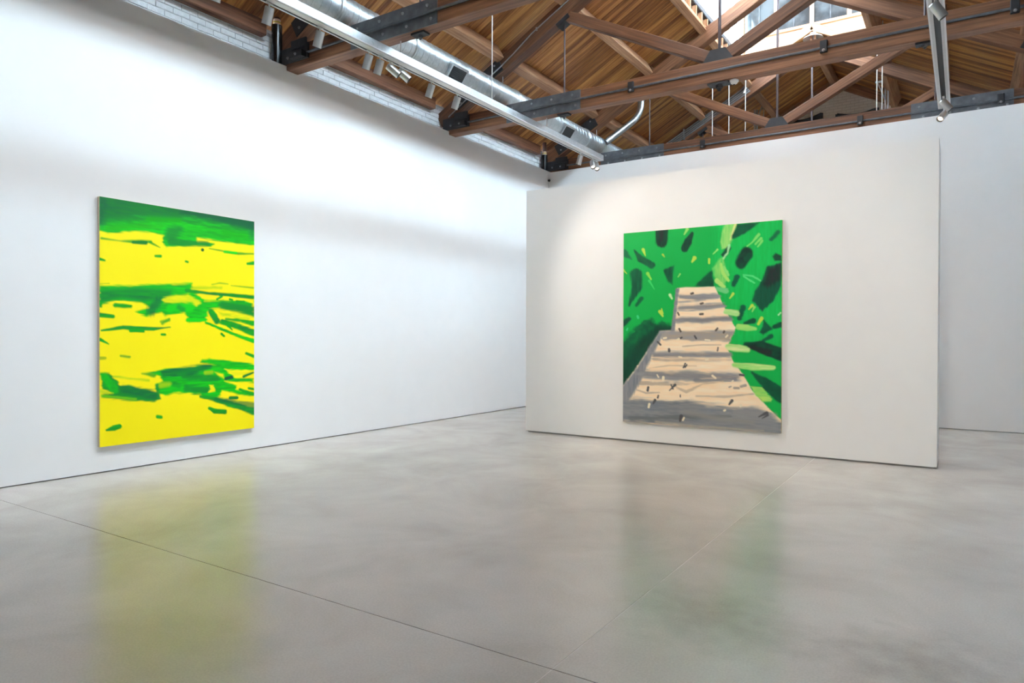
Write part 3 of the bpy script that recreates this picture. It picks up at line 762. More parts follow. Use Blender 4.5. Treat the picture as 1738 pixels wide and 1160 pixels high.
# four conduits along truss D
yd = TY['D'] - 0.12
t = thing('conduit_bundle', 'bundle of parallel grey conduits along the pale truss behind the back wall', 'conduit', (-6.8, yd, zchord(-6.8)))
for k in range(4):
    a = Vector((-7.3, yd, zchord(-7.3) + 0.10 + k * 0.055)); b_ = Vector((-4.35 - 0.03 * k, yd, zchord(-4.35 - 0.03 * k) + 0.10 + k * 0.055))
    if k == 3:
        tube('conduit_pipe', arc_pts(a, b_, b_ + Vector((0.12, 0.0, 0.62)), 0.2), 0.018, 'conduit', t, 10)
    else:
        tube('conduit_pipe', [a, b_], 0.018, 'conduit', t, 10)
box('conduit_strap', (-6.0, yd - 0.025, zchord(-6.0) + 0.06), (-5.96, yd + 0.02, zchord(-6.0) + 0.33), 'conduit', t)
# white conduit bending up over the lantern end
q0 = P(1262, 158, 'y', TY['D'] - 0.18); q1 = P(1271, 135, 'y', TY['D'] - 0.18); q2 = P(1273, 62, 'y', LY1 - 0.08)
t = thing('white_conduit', 'white conduit bending from the conduit bundle up the lantern end', 'conduit', q0)
tube('conduit_pipe', arc_pts(q0, Vector((q1.x, (q0.y + q2.y) / 2, q1.z)), q2, 0.15), 0.02, 'white_conduit', t, 10)

# pendant lamp at the ridge
yp = TY['D'] - 0.16
q = P(1380, 63, 'y', yp)
t = thing('pendant_lamp', 'white shallow cone pendant lamp hung under the ridge', 'lamp', (q.x, yp, q.z))
lathe('shade', (q.x, yp, q.z + 0.10), (q.x, yp, q.z), [(0, 0.03), (0.0, 0.05), (0.03, 0.07), (0.12, 0.21), (0.135, 0.22), (0.13, 0.205), (0.04, 0.06), (0.03, 0.0)], 'white_plastic', t, 28)
rod('cord', (q.x, yp, q.z + 0.10), (q.x, yp, 8.50), 0.012, 'black', t, 8)
box('ceiling_block', (q.x - 0.06, yp - 0.03, 8.28), (q.x - 0.02, yp + 0.03, 8.50), 'fir', t, 0.003)
box('ceiling_block', (q.x + 0.02, yp - 0.03, 8.28), (q.x + 0.06, yp + 0.03, 8.50), 'fir', t, 0.003)

# white rods carrying a fixture in the room beyond the back wall
yw = 15.4
for ulist, lab in (((1209, 1237, 1265), 'three thin white hanging rods in front of the grey conduit bundle'), ((1488, 1497), 'pair of thin white hanging rods beyond the back wall')):
    ps = [P(u, 200, 'y', yw) for u in ulist]
    xa, xb = ps[0].x, ps[-1].x
    t = thing('hanging_fixture', lab, 'hanger', ((xa + xb) / 2, yw, 4.9))
    box('fixture_body', (xa - 0.2, yw - 0.05, 4.9), (xb + 0.2, yw + 0.05, 4.98), 'alu_white', t, 0.006)
    for p in ps:
        rod('hanger_rod', (p.x, yw, 4.98), (p.x, yw, zroof(p.x)), 0.009, 'white_conduit', t, 8)

# strut brackets hanging from the far roof
for (u, vt, vb, un), lab in (((1283, 178, 240, 1), 'grey metal strut bracket left of the cream gable'), ((1505, 138, 188, -1), 'grey metal strut bracket with fittings right of the cream gable')):
    yk = 19.2
    c = P(u, vt, 'y', yk); d_ = P(u, vb, 'y', yk)
    t = thing('strut_bracket', lab.replace('left of', 'beside the left slope of').replace('right of', 'beside the right slope of'), 'bracket', (c.x, yk, d_.z))
    for dx in (-0.03, 0.03):
        box('upright', (c.x + dx - 0.018, yk - 0.02, d_.z - 0.6), (c.x + dx + 0.018, yk + 0.02, zroof(c.x) - 0.03), 'conduit', t, 0.003)
    box('cross_arm', (c.x - 0.25, yk - 0.06, c.z - 0.02), (c.x + 0.25, yk - 0.02, c.z + 0.025), 'conduit', t, 0.003)
    beam('brace', (c.x + 0.20 * un, yk - 0.04, c.z), (c.x + 0.03 * un, yk - 0.04, c.z - 0.45), 0.03, 0.03, 'conduit', t, 0.003)
    rod('drop_rod', (c.x + 0.21 * un, yk - 0.04, c.z), (c.x + 0.21 * un, yk - 0.04, c.z - 0.5), 0.012, 'conduit', t, 8)

# sagging dark cable trays on the far gable
for (ua, va, ub, vb), lab in (((1338, 210, 1394, 197), 'short dark cable tray on the cream gable'), ((1421, 199, 1489, 188), 'longer dark cable tray on the cream gable')):
    yk = YG - 0.10
    a = P(ua, va - 5, 'y', yk); b_ = P(ub, vb - 5, 'y', yk)
    t = thing('cable_tray', lab, 'cable tray', (a.x, yk, a.z))
    n = 12; pts = []
    for k in range(n + 1):
        s = k / n; p = a.lerp(b_, s); p.z -= 0.08 * math.sin(math.pi * s); pts.append(p)
    tube('upper_rail', pts, 0.022, 'black', t, 8)
    tube('lower_rail', [p - Vector((0, 0, 0.15)) for p in pts], 0.022, 'black', t, 8)
    for p in pts:
        box('tray_slat', (p.x - 0.045, yk - 0.012, p.z - 0.15), (p.x + 0.045, yk + 0.02, p.z), 'black', t)
    for p in (pts[0], pts[-1]):
        rod('wall_stud', (p.x, yk, p.z - 0.05), (p.x, YG, p.z - 0.05), 0.012, 'conduit', t, 6)

# ------------------------------------------------------------------ paintings
def vnoise(shape, cells, seed):
    rng = np.random.default_rng(seed); gx, gy = cells
    gr = rng.random((gy + 2, gx + 2)); h, w_ = shape
    yy = np.linspace(0, gy, h); xx = np.linspace(0, gx, w_)
    y0 = yy.astype(int); x0 = xx.astype(int); fy = (yy - y0)[:, None]; fx = (xx - x0)[None, :]
    fy = fy * fy * (3 - 2 * fy); fx = fx * fx * (3 - 2 * fx)
    a = gr[y0][:, x0]; b = gr[y0][:, x0 + 1]; c = gr[y0 + 1][:, x0]; d = gr[y0 + 1][:, x0 + 1]
    return (a * (1 - fx) + b * fx) * (1 - fy) + (c * (1 - fx) + d * fx) * fy
class Canvas:
    def __init__(s, U, V, base, seed):
        s.U, s.V = U, V; s.col = np.ones(U.shape + (3,)) * lin(base)
        sh = U.shape
        s.nh = (vnoise(sh, (9, 110), seed) * 0.6 + vnoise(sh, (30, 200), seed + 1) * 0.4) - 0.5
        s.nv = (vnoise(sh, (110, 14), seed + 2) * 0.6 + vnoise(sh, (200, 40), seed + 3) * 0.4) - 0.5
        s.nb = (vnoise(sh, (26, 40), seed + 4) * 0.6 + vnoise(sh, (60, 90), seed + 5) * 0.4) - 0.5
    def lay(s, d, color, soft, ragged, alpha, color2, grain):
        n = s.nh if grain == 'h' else s.nv if grain == 'v' else s.nb
        m = np.clip(0.5 - (d + ragged * n) / max(soft, 0.3), 0, 1); m = m * m * (3 - 2 * m) * alpha
        c = lin(color)
        if color2 is not None:
            k = np.clip(0.5 + 1.5 * n, 0, 1)[..., None]; c = c * (1 - k) + lin(color2) * k
        s.col = s.col * (1 - m[..., None]) + c * m[..., None]
    def stroke(s, pts, w, color, soft=2.0, ragged=2.0, alpha=1.0, color2=None, grain='h'):
        """pts in photo pixels; w half widths (one or per point)"""
        pts = np.array(pts, float)
        ws = np.full(len(pts), w, float) if np.isscalar(w) else np.array(w, float)
        D = np.full(s.U.shape, 1e9)
        for i in range(max(1, len(pts) - 1)):
            p, q_ = pts[i], pts[min(i + 1, len(pts) - 1)]
            dx, dy = q_ - p; L2 = dx * dx + dy * dy
            t = np.clip(((s.U - p[0]) * dx + (s.V - p[1]) * dy) / L2, 0, 1) if L2 > 0 else np.zeros_like(s.U)
            d = np.hypot(s.U - p[0] - t * dx, s.V - p[1] - t * dy) - (ws[i] * (1 - t) + ws[min(i + 1, len(ws) - 1)] * t)
            D = np.minimum(D, d)
        s.lay(D, color, soft, ragged, alpha, color2, grain)
    def poly(s, pts, color, soft=2.0, ragged=2.0, alpha=1.0, color2=None, grain='h'):
        pts = np.array(pts, float); D = np.full(s.U.shape, 1e9); ins = np.zeros(s.U.shape, bool)
        for i in range(len(pts)):
            p, q_ = pts[i], pts[(i + 1) % len(pts)]; dx, dy = q_ - p; L2 = dx * dx + dy * dy + 1e-9
            t = np.clip(((s.U - p[0]) * dx + (s.V - p[1]) * dy) / L2, 0, 1)
            D = np.minimum(D, np.hypot(s.U - p[0] - t * dx, s.V - p[1] - t * dy))
            c = (p[1] > s.V) != (q_[1] > s.V)
            ins ^= c & (s.U < dx * (s.V - p[1]) / (dy if abs(dy) > 1e-9 else 1e-9) + p[0])
        s.lay(np.where(ins, -D, D), color, soft, ragged, alpha, color2, grain)

def canvas_grid(o, ex, ez, nx, nz):
    """world points of a grid: o top-left corner, ex across, ez down; plus their pixels in the photo frame"""
    o, ex, ez = np.array(o), np.array(ex), np.array(ez)
    a = np.linspace(0, 1, nx)[None, :, None]; b = np.linspace(0, 1, nz)[:, None, None]
    W = o + a * ex + b * ez
    d = W - np.array(CAM); wz = d @ np.array(FW)
    return W, 869 + FPX * (d @ np.array(RT)) / wz, 580 - FPX * (d @ np.array(UP)) / wz
def build_painting(name, label, W, cv, nrm, th, base):
    nz_, nx_ = W.shape[:2]
    t = thing(name, label, 'painting', base)
    o0 = Vector(base)
    vv = (W - np.array(base)).reshape(-1, 3)
    idx = np.arange(nz_ * nx_).reshape(nz_, nx_)
    faces = np.stack([idx[:-1, :-1], idx[1:, :-1], idx[1:, 1:], idx[:-1, 1:]], -1).reshape(-1, 4)
    me = bpy.data.meshes.new('canvas_front'); me.from_pydata(vv.tolist(), [], faces.tolist())
    at = me.color_attributes.new('paint', 'FLOAT_COLOR', 'POINT')
    c4 = np.ones((nz_ * nx_, 4), np.float32); c4[:, :3] = cv.col.reshape(-1, 3); at.data.foreach_set('color', c4.ravel())
    me.materials.append(M['paint']); me.update()
    put('canvas_front', me, t, Matrix.Translation(o0))
    # stretched canvas sides and back
    tl, tr, bl_, b_r = [Vector(W[i, j]) for i, j in ((0, 0), (0, -1), (-1, 0), (-1, -1))]
    n = Vector(nrm) * th
    v = [p - o0 - Vector(nrm) * 0.0008 for p in (tl, tr, b_r, bl_)] + [p - o0 - n for p in (tl, tr, b_r, bl_)]
    f = [(0, 1, 2, 3), (4, 5, 6, 7), (0, 1, 5, 4), (1, 2, 6, 5), (2, 3, 7, 6), (3, 0, 4, 7)]
    tag(put('canvas_edge', mesh_from('canvas_edge', v, f, 'canvas_edge'), t, Matrix.Translation(o0)), 'bare canvas turned over the stretcher sides')
    return t
def fa(*p): return [(140 + x / 4.64, 310 + y / 4.64) for x, y in p]
def fb(*p): return [(140 + x / 4.64, 540 + y / 4.64) for x, y in p]
def fc(*p): return [(1030 + x / 5.272, 350 + y / 5.272) for x, y in p]
def fd(*p): return [(1030 + x / 5.272, 540 + y / 5.272) for x, y in p]
YEL = (252, 232, 0); G1 = (0, 204, 10); G2 = (0, 162, 22); G3 = (0, 126, 40); G4 = (0, 94, 58); YG_ = (170, 205, 0)

XP = XL + 0.045
W1, UU, VV = canvas_grid((XP, 3.806, 3.004), (0, 1.943, 0), (0, 0, -2.716), 250, 380)
c1 = Canvas(UU, VV, YEL, 11)
# ---- top band
c1.poly(fa((100, 60), (1400, 280), (1400, 510), (1345, 495), (1200, 478), (1060, 460), (900, 432), (905, 470), (1040, 480), (1010, 505), (900, 500), (780, 505), (660, 508), (630, 470), (640, 420), (560, 400), (420, 382), (320, 390), (200, 400), (130, 378)), G2, 4, 4, 1, G1)
c1.poly(fa((100, 60), (1400, 270), (1400, 400), (1100, 330), (800, 290), (500, 280), (130, 310)), G3, 22, 12, 0.9, G4)
c1.stroke(fa((780, 230), (1345, 320)), [3, 9], G4, 8, 6, 0.8)
c1.stroke(fa((135, 120), (140, 320)), [10, 6], G4, 14, 6, 0.7, None, 'v')
c1.stroke(fa((520, 290), (760, 300)), 4, (0, 165, 0), 8, 4, 0.8)
c1.stroke(fa((200, 360), (500, 345), (620, 350)), 4, (20, 170, 0), 8, 4, 0.7)
c1.stroke(fa((700, 400), (760, 370)), [12, 8], G3, 12, 6, 0.8)
c1.stroke(fa((700, 470), (980, 485)), [6, 4], G3, 5, 4, 0.8)
c1.stroke(fa((1120, 400), (1300, 430)), 6, (0, 168, 0), 10, 4, 0.7)
c1.stroke(fa((1330, 340), (1340, 420)), 6, G4, 10, 4, 0.6)
# ---- small marks on the first yellow field
c1.stroke(fa((150, 440), (300, 460), (420, 465), (540, 465)), [1.5, 1.2, 3, 2], G2, 3, 2, 0.9)
c1.stroke(fa((400, 470), (500, 475)), [2.5, 3], G3, 2, 1.5)
c1.stroke(fa((530, 470), (610, 512)), [2, 0.6], G2, 2.5, 1, 0.9)
for p, r in (((570, 580), 2.2), ((605, 581), 2.2)): pass
c1.stroke(fa((575, 580), (615, 581)), [1.8, 2.2], G2, 2, 1)
c1.stroke(fa((945, 530), (946, 531)), 2.6, (0, 88, 20), 1.2, 0.4)
c1.stroke(fa((815, 622), (828, 626)), 1.8, G2, 2, 1)
c1.stroke(fa((130, 602), (175, 614)), [3.2, 1.6], G2, 2, 1)
c1.stroke(fa((1300, 640), (1345, 636)), [2, 3.2], G2, 2, 1)
c1.stroke(fa((1000, 520), (1120, 542), (1230, 560), (1345, 562)), [0.8, 1.5, 2.2, 1.2], G2, 2.5, 1.5, 0.9)
c1.stroke(fa((1120, 545), (1210, 556)), 2.2, G1, 2, 1)
# ---- middle band
c1.poly(fa((130, 808), (400, 812), (600, 800), (860, 796), (870, 830), (830, 860), (900, 880), (960, 930), (1345, 930), (1345, 1050), (1200, 1010), (1080, 985), (985, 1010), (975, 1080), (930, 1100), (840, 1100), (800, 1020), (740, 1040), (650, 1055), (620, 1030), (500, 1055), (420, 1025), (470, 1000), (520, 990), (470, 955), (380, 935), (270, 930), (130, 960)), G1, 5, 6, 1, G2)
c1.poly(fa((130, 850), (420, 830), (700, 850), (700, 900), (560, 930), (480, 940), (300, 915), (130, 950)), G3, 12, 10, 0.75, G4)
c1.stroke(fa((260, 965), (380, 975)), [4, 3], G2, 3, 3)
c1.stroke(fa((135, 950), (145, 975)), [4, 2], G2, 3, 2)
c1.stroke(fa((540, 1010), (600, 930)), [8, 6], G4, 10, 6, 0.7, None, 'v')
c1.poly(fa((640, 915), (740, 885), (830, 885), (850, 900), (930, 950), (900, 975), (830, 965), (780, 945), (700, 955), (640, 950)), (220, 222, 0), 6, 8, 0.95, YEL)
c1.stroke(fa((690, 985), (850, 985)), [7, 8], G1, 6, 5)
c1.stroke(fa((760, 980), (790, 1000)), 5, G3, 6, 3, 0.7)
c1.stroke(fa((820, 850), (1000, 875), (1180, 890), (1345, 905)), [3, 3, 3.5, 3.5], G2, 2.5, 2, 1, G3)
c1.poly(fa((920, 875), (1070, 890), (1090, 915), (1000, 920), (940, 910)), YEL, 3, 3)
c1.poly(fa((1110, 895), (1345, 925), (1345, 955), (1260, 925), (1120, 925)), YEL, 3, 3)
c1.stroke(fa((1060, 920), (1095, 900)), 1.6, G2, 1.5, 1)
c1.stroke(fa((1160, 920), (1180, 925)), 1.6, G2, 1.5, 1)
c1.stroke(fa((1215, 935), (1270, 940)), 2.2, G2, 1.5, 1)
c1.stroke(fa((1100, 965), (1345, 1010)), [6, 9], G3, 8, 6, 0.85)
c1.poly(fa((1060, 1015), (1200, 1030), (1330, 1060), (1310, 1085), (1150, 1060), (1100, 1060)), YEL, 5, 6, 0.9, YG_)
c1.stroke(fa((1130, 1075), (1250, 1085), (1345, 1110)), [2.5, 2.5, 4], G2, 3, 3)
c1.stroke(fa((1010, 1020), (1060, 1090)), [5, 6], G2, 3, 3, 1, G3, 'b')
c1.stroke(fa((1080, 1100), (1345, 1190)), [2, 4], G2, 3, 3)
c1.stroke(fa((130, 1040), (240, 1055)), [4, 3], G2, 2.5, 2, 1, G3)
c1.stroke(fa((630, 1110), (685, 1075)), [2.2, 1.6], G2, 3, 2, 0.8)
c1.stroke(fa((140, 797), (210, 795)), 1, G2, 2, 2, 0.5)
c1.stroke(fa((1020, 803), (1080, 793), (1145, 800)), [0.8, 1.4, 1], G2, 2, 1, 0.6)
c1.stroke(fa((1170, 812), (1345, 830)), [0.8, 1.6], G2, 2, 1, 0.7)
c1.stroke(fa((870, 830), (1090, 830)), [3, 2], (170, 205, 0), 5, 4, 0.7)
# ---- lower yellow field
c1.stroke(fb((150, 98), (320, 75), (560, 85), (690, 74)), [1.5, 3.6, 3.2, 0.6], G2, 2, 2, 1, G3)
c1.stroke(fb((380, 98), (480, 105)), [3, 2], G2, 2, 2)
c1.stroke(fb((620, 30), (680, 15)), [2, 2.6], G2, 2.5, 2, 0.7)
c1.stroke(fb((625, 132), (650, 132)), 2, G2, 1.5, 1.5)
c1.stroke(fb((1095, 125), (1115, 143)), [2, 1.6], G2, 1.5, 1)
c1.stroke(fb((970, 35), (1090, 85), (1220, 140), (1345, 180)), [2, 2.2, 2.5, 4], G2, 2, 1.5, 1, G1)
c1.stroke(fb((1100, 20), (1220, 65), (1345, 110)), [3, 4, 5], G2, 2.5, 3, 1, G3)
c1.stroke(fb((1150, 60), (1180, 95)), [3, 1], G2, 2, 2)
c1.stroke(fb((830, 15), (965, 15)), [4, 3], G1, 3, 3)
c1.stroke(fb((140, 170), (205, 205)), [3.4, 1.2], G2, 2, 1.5)
c1.stroke(fb((300, 300), (370, 308)), 2.2, (90, 160, 20), 2.5, 2.5, 0.9)
c1.stroke(fb((135, 318), (178, 318)), 2, (120, 165, 20), 2.5, 3, 0.7)
c1.stroke(fb((1290, 278), (1345, 302)), [2, 3], G2, 2, 1)
# ---- lower band
c1.poly(fb((140, 435), (210, 435), (270, 490), (300, 535), (360, 528), (560, 575), (610, 600), (620, 640), (570, 660), (420, 655), (250, 640), (150, 625), (140, 600), (240, 590), (160, 560)), G2, 4, 5, 1, G3)
c1.stroke(fb((170, 460), (250, 560)), [7, 8], G2, 6, 5, 0.8, G1, 'b')
c1.stroke(fb((320, 560), (560, 610)), [7, 8], G3, 8, 6, 0.85, G4)
c1.stroke(fb((150, 612), (420, 640)), 2, (110, 200, 0), 3, 2, 0.8)
c1.stroke(fb((145, 575), (200, 592)), 2.5, (190, 210, 20), 3, 3, 0.8)
c1.stroke(fb((250, 465), (520, 490)), [2, 2], (160, 200, 0), 4, 3, 0.7)
c1.stroke(fb((470, 440), (560, 445)), [1, 5], G2, 4, 3, 0.9)
c1.poly(fb((540, 435), (650, 400), (860, 385), (900, 370), (1060, 372), (930, 350), (940, 325), (1000, 322), (1345, 362), (1345, 415), (1180, 415), (1120, 400), (1200, 470), (1345, 480), (1345, 510), (1230, 505), (1120, 500), (1220, 530), (1210, 560), (1345, 590), (1345, 612), (1240, 605), (1100, 575), (1090, 610), (1040, 640), (960, 630), (930, 600), (720, 590), (650, 615), (580, 580), (575, 520), (640, 500), (610, 460)), G2, 4, 5, 1, G1)
c1.stroke(fb((640, 440), (860, 410), (1000, 385)), [5, 8, 4], G4, 6, 5, 0.9, G3)
c1.stroke(fb((1000, 340), (1345, 390)), [4, 5], G2, 4, 3, 1, G1)
c1.stroke(fb((800, 470), (1060, 480)), [4, 5], G3, 6, 5, 0.8)
c1.stroke(fb((820, 555), (960, 570)), 6, G3, 6, 5, 0.8)
c1.stroke(fb((720, 530), (760, 540)), 5, G3, 6, 4, 0.6)
c1.stroke(fb((585, 530), (590, 580)), 3, G3, 3, 3, 0.8, None, 'v')
c1.stroke(fb((620, 530), (680, 525)), 4, YG_, 5, 5, 0.8)
c1.stroke(fb((970, 430), (1020, 425)), 3, YG_, 4, 3, 0.8)
c1.poly(fb((1040, 425), (1110, 440), (1120, 480), (1080, 460)), YEL, 4, 3, 0.9)
c1.poly(fb((1140, 420), (1345, 425), (1300, 440), (1200, 455)), (235, 225, 0), 3, 3, 0.95)
c1.stroke(fb((1130, 478), (1175, 468)), 3, G4, 2, 1)
c1.stroke(fb((1270, 462), (1345, 430)), [2.4, 1.4], G3, 2, 1.5)
c1.poly(fb((1220, 515), (1345, 520), (1345, 575), (1280, 565), (1215, 555)), YEL, 4, 3, 0.9)
c1.stroke(fb((1310, 555), (1345, 560)), 2, G2, 2, 1)
c1.stroke(fb((1240, 565), (1345, 600)), [2.5, 3], G2, 2, 1.5)
c1.poly(fb((1000, 530), (1030, 530), (1045, 580), (990, 590), (1015, 560)), YEL, 3, 3, 0.9)
c1.poly(fb((1100, 580), (1150, 580), (1150, 615), (1095, 610)), YEL, 3, 3, 0.9)
c1.stroke(fb((1165, 630), (1215, 630)), 2.8, G3, 2, 1.5)
c1.stroke(fb((930, 620), (1040, 640), (1200, 690), (1345, 735)), [2, 4, 5, 6], G2, 3, 3, 1, G3)
c1.stroke(fb((1050, 640), (1345, 690)), [3, 5], G4, 4, 4, 0.8, G3)
# ---- bottom marks
c1.stroke(fb((1000, 710), (1040, 735), (1120, 740)), [2, 4, 4], G2, 2, 2, 1, G3)
c1.stroke(fb((590, 780), (620, 782)), 2.8, G2, 2, 1.5)
c1.stroke(fb((190, 885), (250, 868), (290, 855)), [1.6, 4.5, 4], G2, 2, 1.5, 1, G3)
build_painting('yellow_painting', 'tall canvas with brushed green bands on bright yellow, hung on the long white wall', W1, c1, (1, 0, 0), 0.043, (XP, 4.78, 0.288))

# ---- green painting with the pale stepped path
YP = FY0 - 0.045
W2, UU, VV = canvas_grid((-4.108, YP, 2.994), (2.172, 0, 0), (0, 0, -2.712), 250, 320)
c2 = Canvas(UU, VV, (0, 174, 72), 31)
DK = (0, 78, 52); DK2 = (8, 48, 40); LG = (0, 198, 88); PG = (150, 222, 112); BE = (255, 238, 210); GY = (150, 150, 154); GY2 = (122, 128, 138); YT = (190, 220, 80)
c2.poly(fc((950, 100), (1600, 80), (1600, 1200), (1150, 1200), (1060, 800), (940, 600), (1000, 300)), LG, 30, 14, 0.8, (0, 184, 76), 'v')
c2.poly(fc((140, 240), (620, 200), (640, 420), (150, 520)), (0, 180, 80), 40, 20, 0.6, None, 'b')
# dark leaf shadows, upper left
c2.stroke(fc((490, 215), (490, 320)), [11, 10], DK, 4, 3, 1, DK2, 'v')
c2.stroke(fc((485, 225), (490, 300)), [4, 3], DK2, 4, 2, 0.8, (40, 36, 40), 'v')
c2.stroke(fc((765, 245), (725, 320), (695, 380)), [2.5, 7, 6], DK, 3, 2, 1, DK2, 'v')
c2.stroke(fc((245, 395), (300, 470), (400, 530)), [1, 6, 6], DK, 3, 2, 1, (0, 100, 60), 'b')
c2.stroke(fc((150, 420), (220, 475)), [7, 1], (0, 108, 66), 4, 2)
c2.poly(fc((505, 575), (600, 530), (585, 705), (550, 680)), DK, 4, 3, 1, (0, 104, 62), 'v')
c2.stroke(fc((260, 610), (270, 720), (200, 890)), [10, 9, 1], DK, 4, 3, 1, (0, 104, 62), 'v')
c2.stroke(fc((310, 825), (265, 890)), [3.5, 2.5], (0, 100, 60), 3, 2)
c2.poly(fc((780, 722), (900, 600), (945, 570), (955, 720)), DK, 4, 3, 1, (0, 100, 60), 'b')
c2.stroke(fc((140, 1060), (200, 1010)), [5, 3], DK, 4, 3)
# big dark mass left of the path
c2.poly(fc((120, 1240), (250, 1100), (330, 1020), (400, 1010), (450, 1050), (500, 1045), (600, 1080), (600, 1125), (480, 1130), (140, 1640), (120, 1600)), (0, 108, 58), 8, 8, 1, DK, 'b')
c2.poly(fc((130, 1400), (300, 1180), (460, 1085), (590, 1085), (590, 1115), (480, 1130), (140, 1640)), DK, 12, 8, 0.95, DK2, 'v')
c2.stroke(fd((160, 560), (300, 330), (450, 110)), [5, 9, 5], DK2, 12, 8, 0.7, DK, 'v')
# pale ribbon of light at the top
c2.poly(fc((1060, 160), (1165, 150), (1130, 270), (1090, 380), (1030, 385), (1015, 320), (1030, 240)), (120, 215, 105), 4, 4, 0.95, (175, 225, 125), 'v')
c2.stroke(fc((1150, 165), (1105, 300)), [2, 1.2], (225, 232, 150), 2, 2, 1, None, 'v')
c2.poly(fc((1165, 165), (1370, 145), (1240, 240), (1130, 300), (1110, 290)), DK, 4, 3, 1, (0, 96, 60), 'b')
c2.stroke(fc((1050, 435), (1090, 380)), [5, 4], DK, 3, 2)
c2.stroke(fc((1095, 350), (1080, 420), (1040, 470)), [2, 1.5, 2], (170, 232, 170), 2, 1.5, 0.9)
c2.poly(fc((1010, 470), (1045, 460), (1060, 560), (1095, 670), (1060, 680), (1050, 730), (1000, 700), (960, 620), (945, 560)), (60, 206, 96), 4, 5, 0.95, (150, 220, 110), 'v')
c2.stroke(fc((1020, 520), (1040, 600), (1085, 665)), [2, 3, 2.5], (170, 225, 110), 2, 2, 1, None, 'v')
c2.stroke(fc((985, 670), (1045, 720)), [4, 3], (180, 226, 120), 2, 2)
c2.stroke(fc((1050, 550), (1085, 615)), 2.4, (140, 225, 120), 2, 2)
c2.stroke(fc((985, 740), (1065, 760)), [3, 4], (110, 205, 130), 3, 3)
# dark shapes, right side
c2.stroke(fc((1250, 420), (1200, 510)), [11, 10], DK, 5, 3, 1, DK2, 'b')
c2.stroke(fc((1280, 440), (1250, 470)), 5, DK, 4, 2)
c2.stroke(fc((1530, 235), (1470, 300)), [4, 3], (0, 104, 64), 4, 2)
c2.poly(fc((1480, 450), (1510, 415), (1560, 445), (1560, 490), (1500, 492)), DK2, 4, 2, 1, DK, 'b')
c2.poly(fc((1430, 545), (1560, 505), (1560, 720), (1490, 850), (1390, 945), (1300, 850), (1320, 760), (1390, 660)), DK, 4, 4, 1, (0, 88, 62), 'v')
c2.poly(fc((1450, 560), (1555, 520), (1550, 660), (1440, 730), (1400, 700)), DK2, 8, 5, 0.95, (42, 36, 44), 'v')
c2.stroke(fc((1165, 635), (1135, 700)), [5, 4], (0, 92, 66), 3, 2)
c2.stroke(fc((1220, 905), (1185, 1000)), [4.5, 4], (0, 92, 62), 4, 3)
c2.stroke(fc((1230, 1050), (1310, 1030)), [2, 5], DK, 3, 2)
c2.poly(fc((1400, 1010), (1480, 1100), (1440, 1130), (1400, 1155), (1365, 1130), (1400, 1080)), (0, 92, 62), 4, 3, 1, DK, 'b')
c2.stroke(fc((1500, 1080), (1560, 1065)), [4, 5], DK, 3, 2)
c2.stroke(fd((1400, 200), (1470, 165)), [3, 4], (0, 92, 60), 3, 2)
c2.stroke(fd((1240, 235), (1380, 260), (1560, 330)), [3, 11, 11], DK, 4, 3, 1, DK2, 'b')
c2.stroke(fd((1280, 260), (1450, 310)), [3, 6], DK2, 5, 3, 0.9, (40, 36, 40))
c2.stroke(fd((1300, 490), (1400, 570), (1560, 690)), [2, 8, 13], DK, 4, 3, 1, (0, 96, 60), 'b')
# yellow-green flecks
for pts, w_, cc in (((( 325, 390), (345, 445)), [2.6, 0.8], YT), (((500, 435), (515, 455)), [1.6, .8], YT), (((720, 205), (692, 255)), [2.5, .6], PG), (((785, 465), (762, 500)), [3.2, 1], YT), (((915, 475), (915, 510)), 1.8, YT), (((990, 390), (950, 430)), [1.8, .6], PG), (((365, 605), (395, 655)), [2.8, 1], (140, 215, 80)), (((380, 670), (425, 745)), [2, .7], (50, 205, 100)), (((145, 570), (178, 605)), [1.8, .6], YT), (((655, 608), (637, 635)), [1.2, .5], PG), (((565, 795), (582, 828)), [2.6, 1.6], (190, 235, 170)), (((475, 945), (500, 985)), [3, 1.2], YT), (((490, 920), (495, 960)), [1, 2], YT), (((1130, 785), (1100, 825)), [2, 1], YT), (((1300, 890), (1270, 925)), [2.6, 1], YT), (((1320, 905), (1300, 945)), [2, .8], PG), (((1385, 1005), (1355, 1055)), [3, 2], YT), (((1555, 955), (1535, 975)), 1.2, (190, 240, 190)), (((275, 985), (280, 1000)), 1.8, (60, 210, 130)), (((185, 1095), (178, 1110)), 1.4, (60, 210, 130))):
    c2.stroke(fc(*pts), w_, cc, 1.5, 1.0, 1, None, 'b')
for pts in (((1360, 255), (1300, 325), (1255, 360)), ((1380, 290), (1330, 340)), ((1390, 310), (1350, 365))):
    c2.stroke(fc(*pts), [2.5] + [1.2] * (len(pts) - 1), (130, 222, 110), 1.8, 2, 1, None, 'b')
for pts in (((1220, 615), (1300, 625), (1375, 668)), ((1225, 630), (1320, 688)), ((1240, 640), (1290, 672))):
    c2.stroke(fc(*pts), 1.3, (90, 220, 130), 1.8, 1.5, 0.9)
# ---- the path
c2.poly(fc((630, 735), (700, 728), (965, 722), (1010, 820), (1060, 920), (1100, 1000), (1150, 1090), (1140, 1120), (600, 1120)), BE, 2, 1.5, 1, (252, 224, 188))
c2.poly(fd((480, 120), (600, 112), (1140, 112), (1105, 200), (1075, 260), (1130, 390), (1220, 510), (1300, 650), (1440, 800), (1580, 930), (1580, 1060), (120, 930), (120, 640), (240, 480)), BE, 2.5, 1.5, 1, (252, 222, 184))
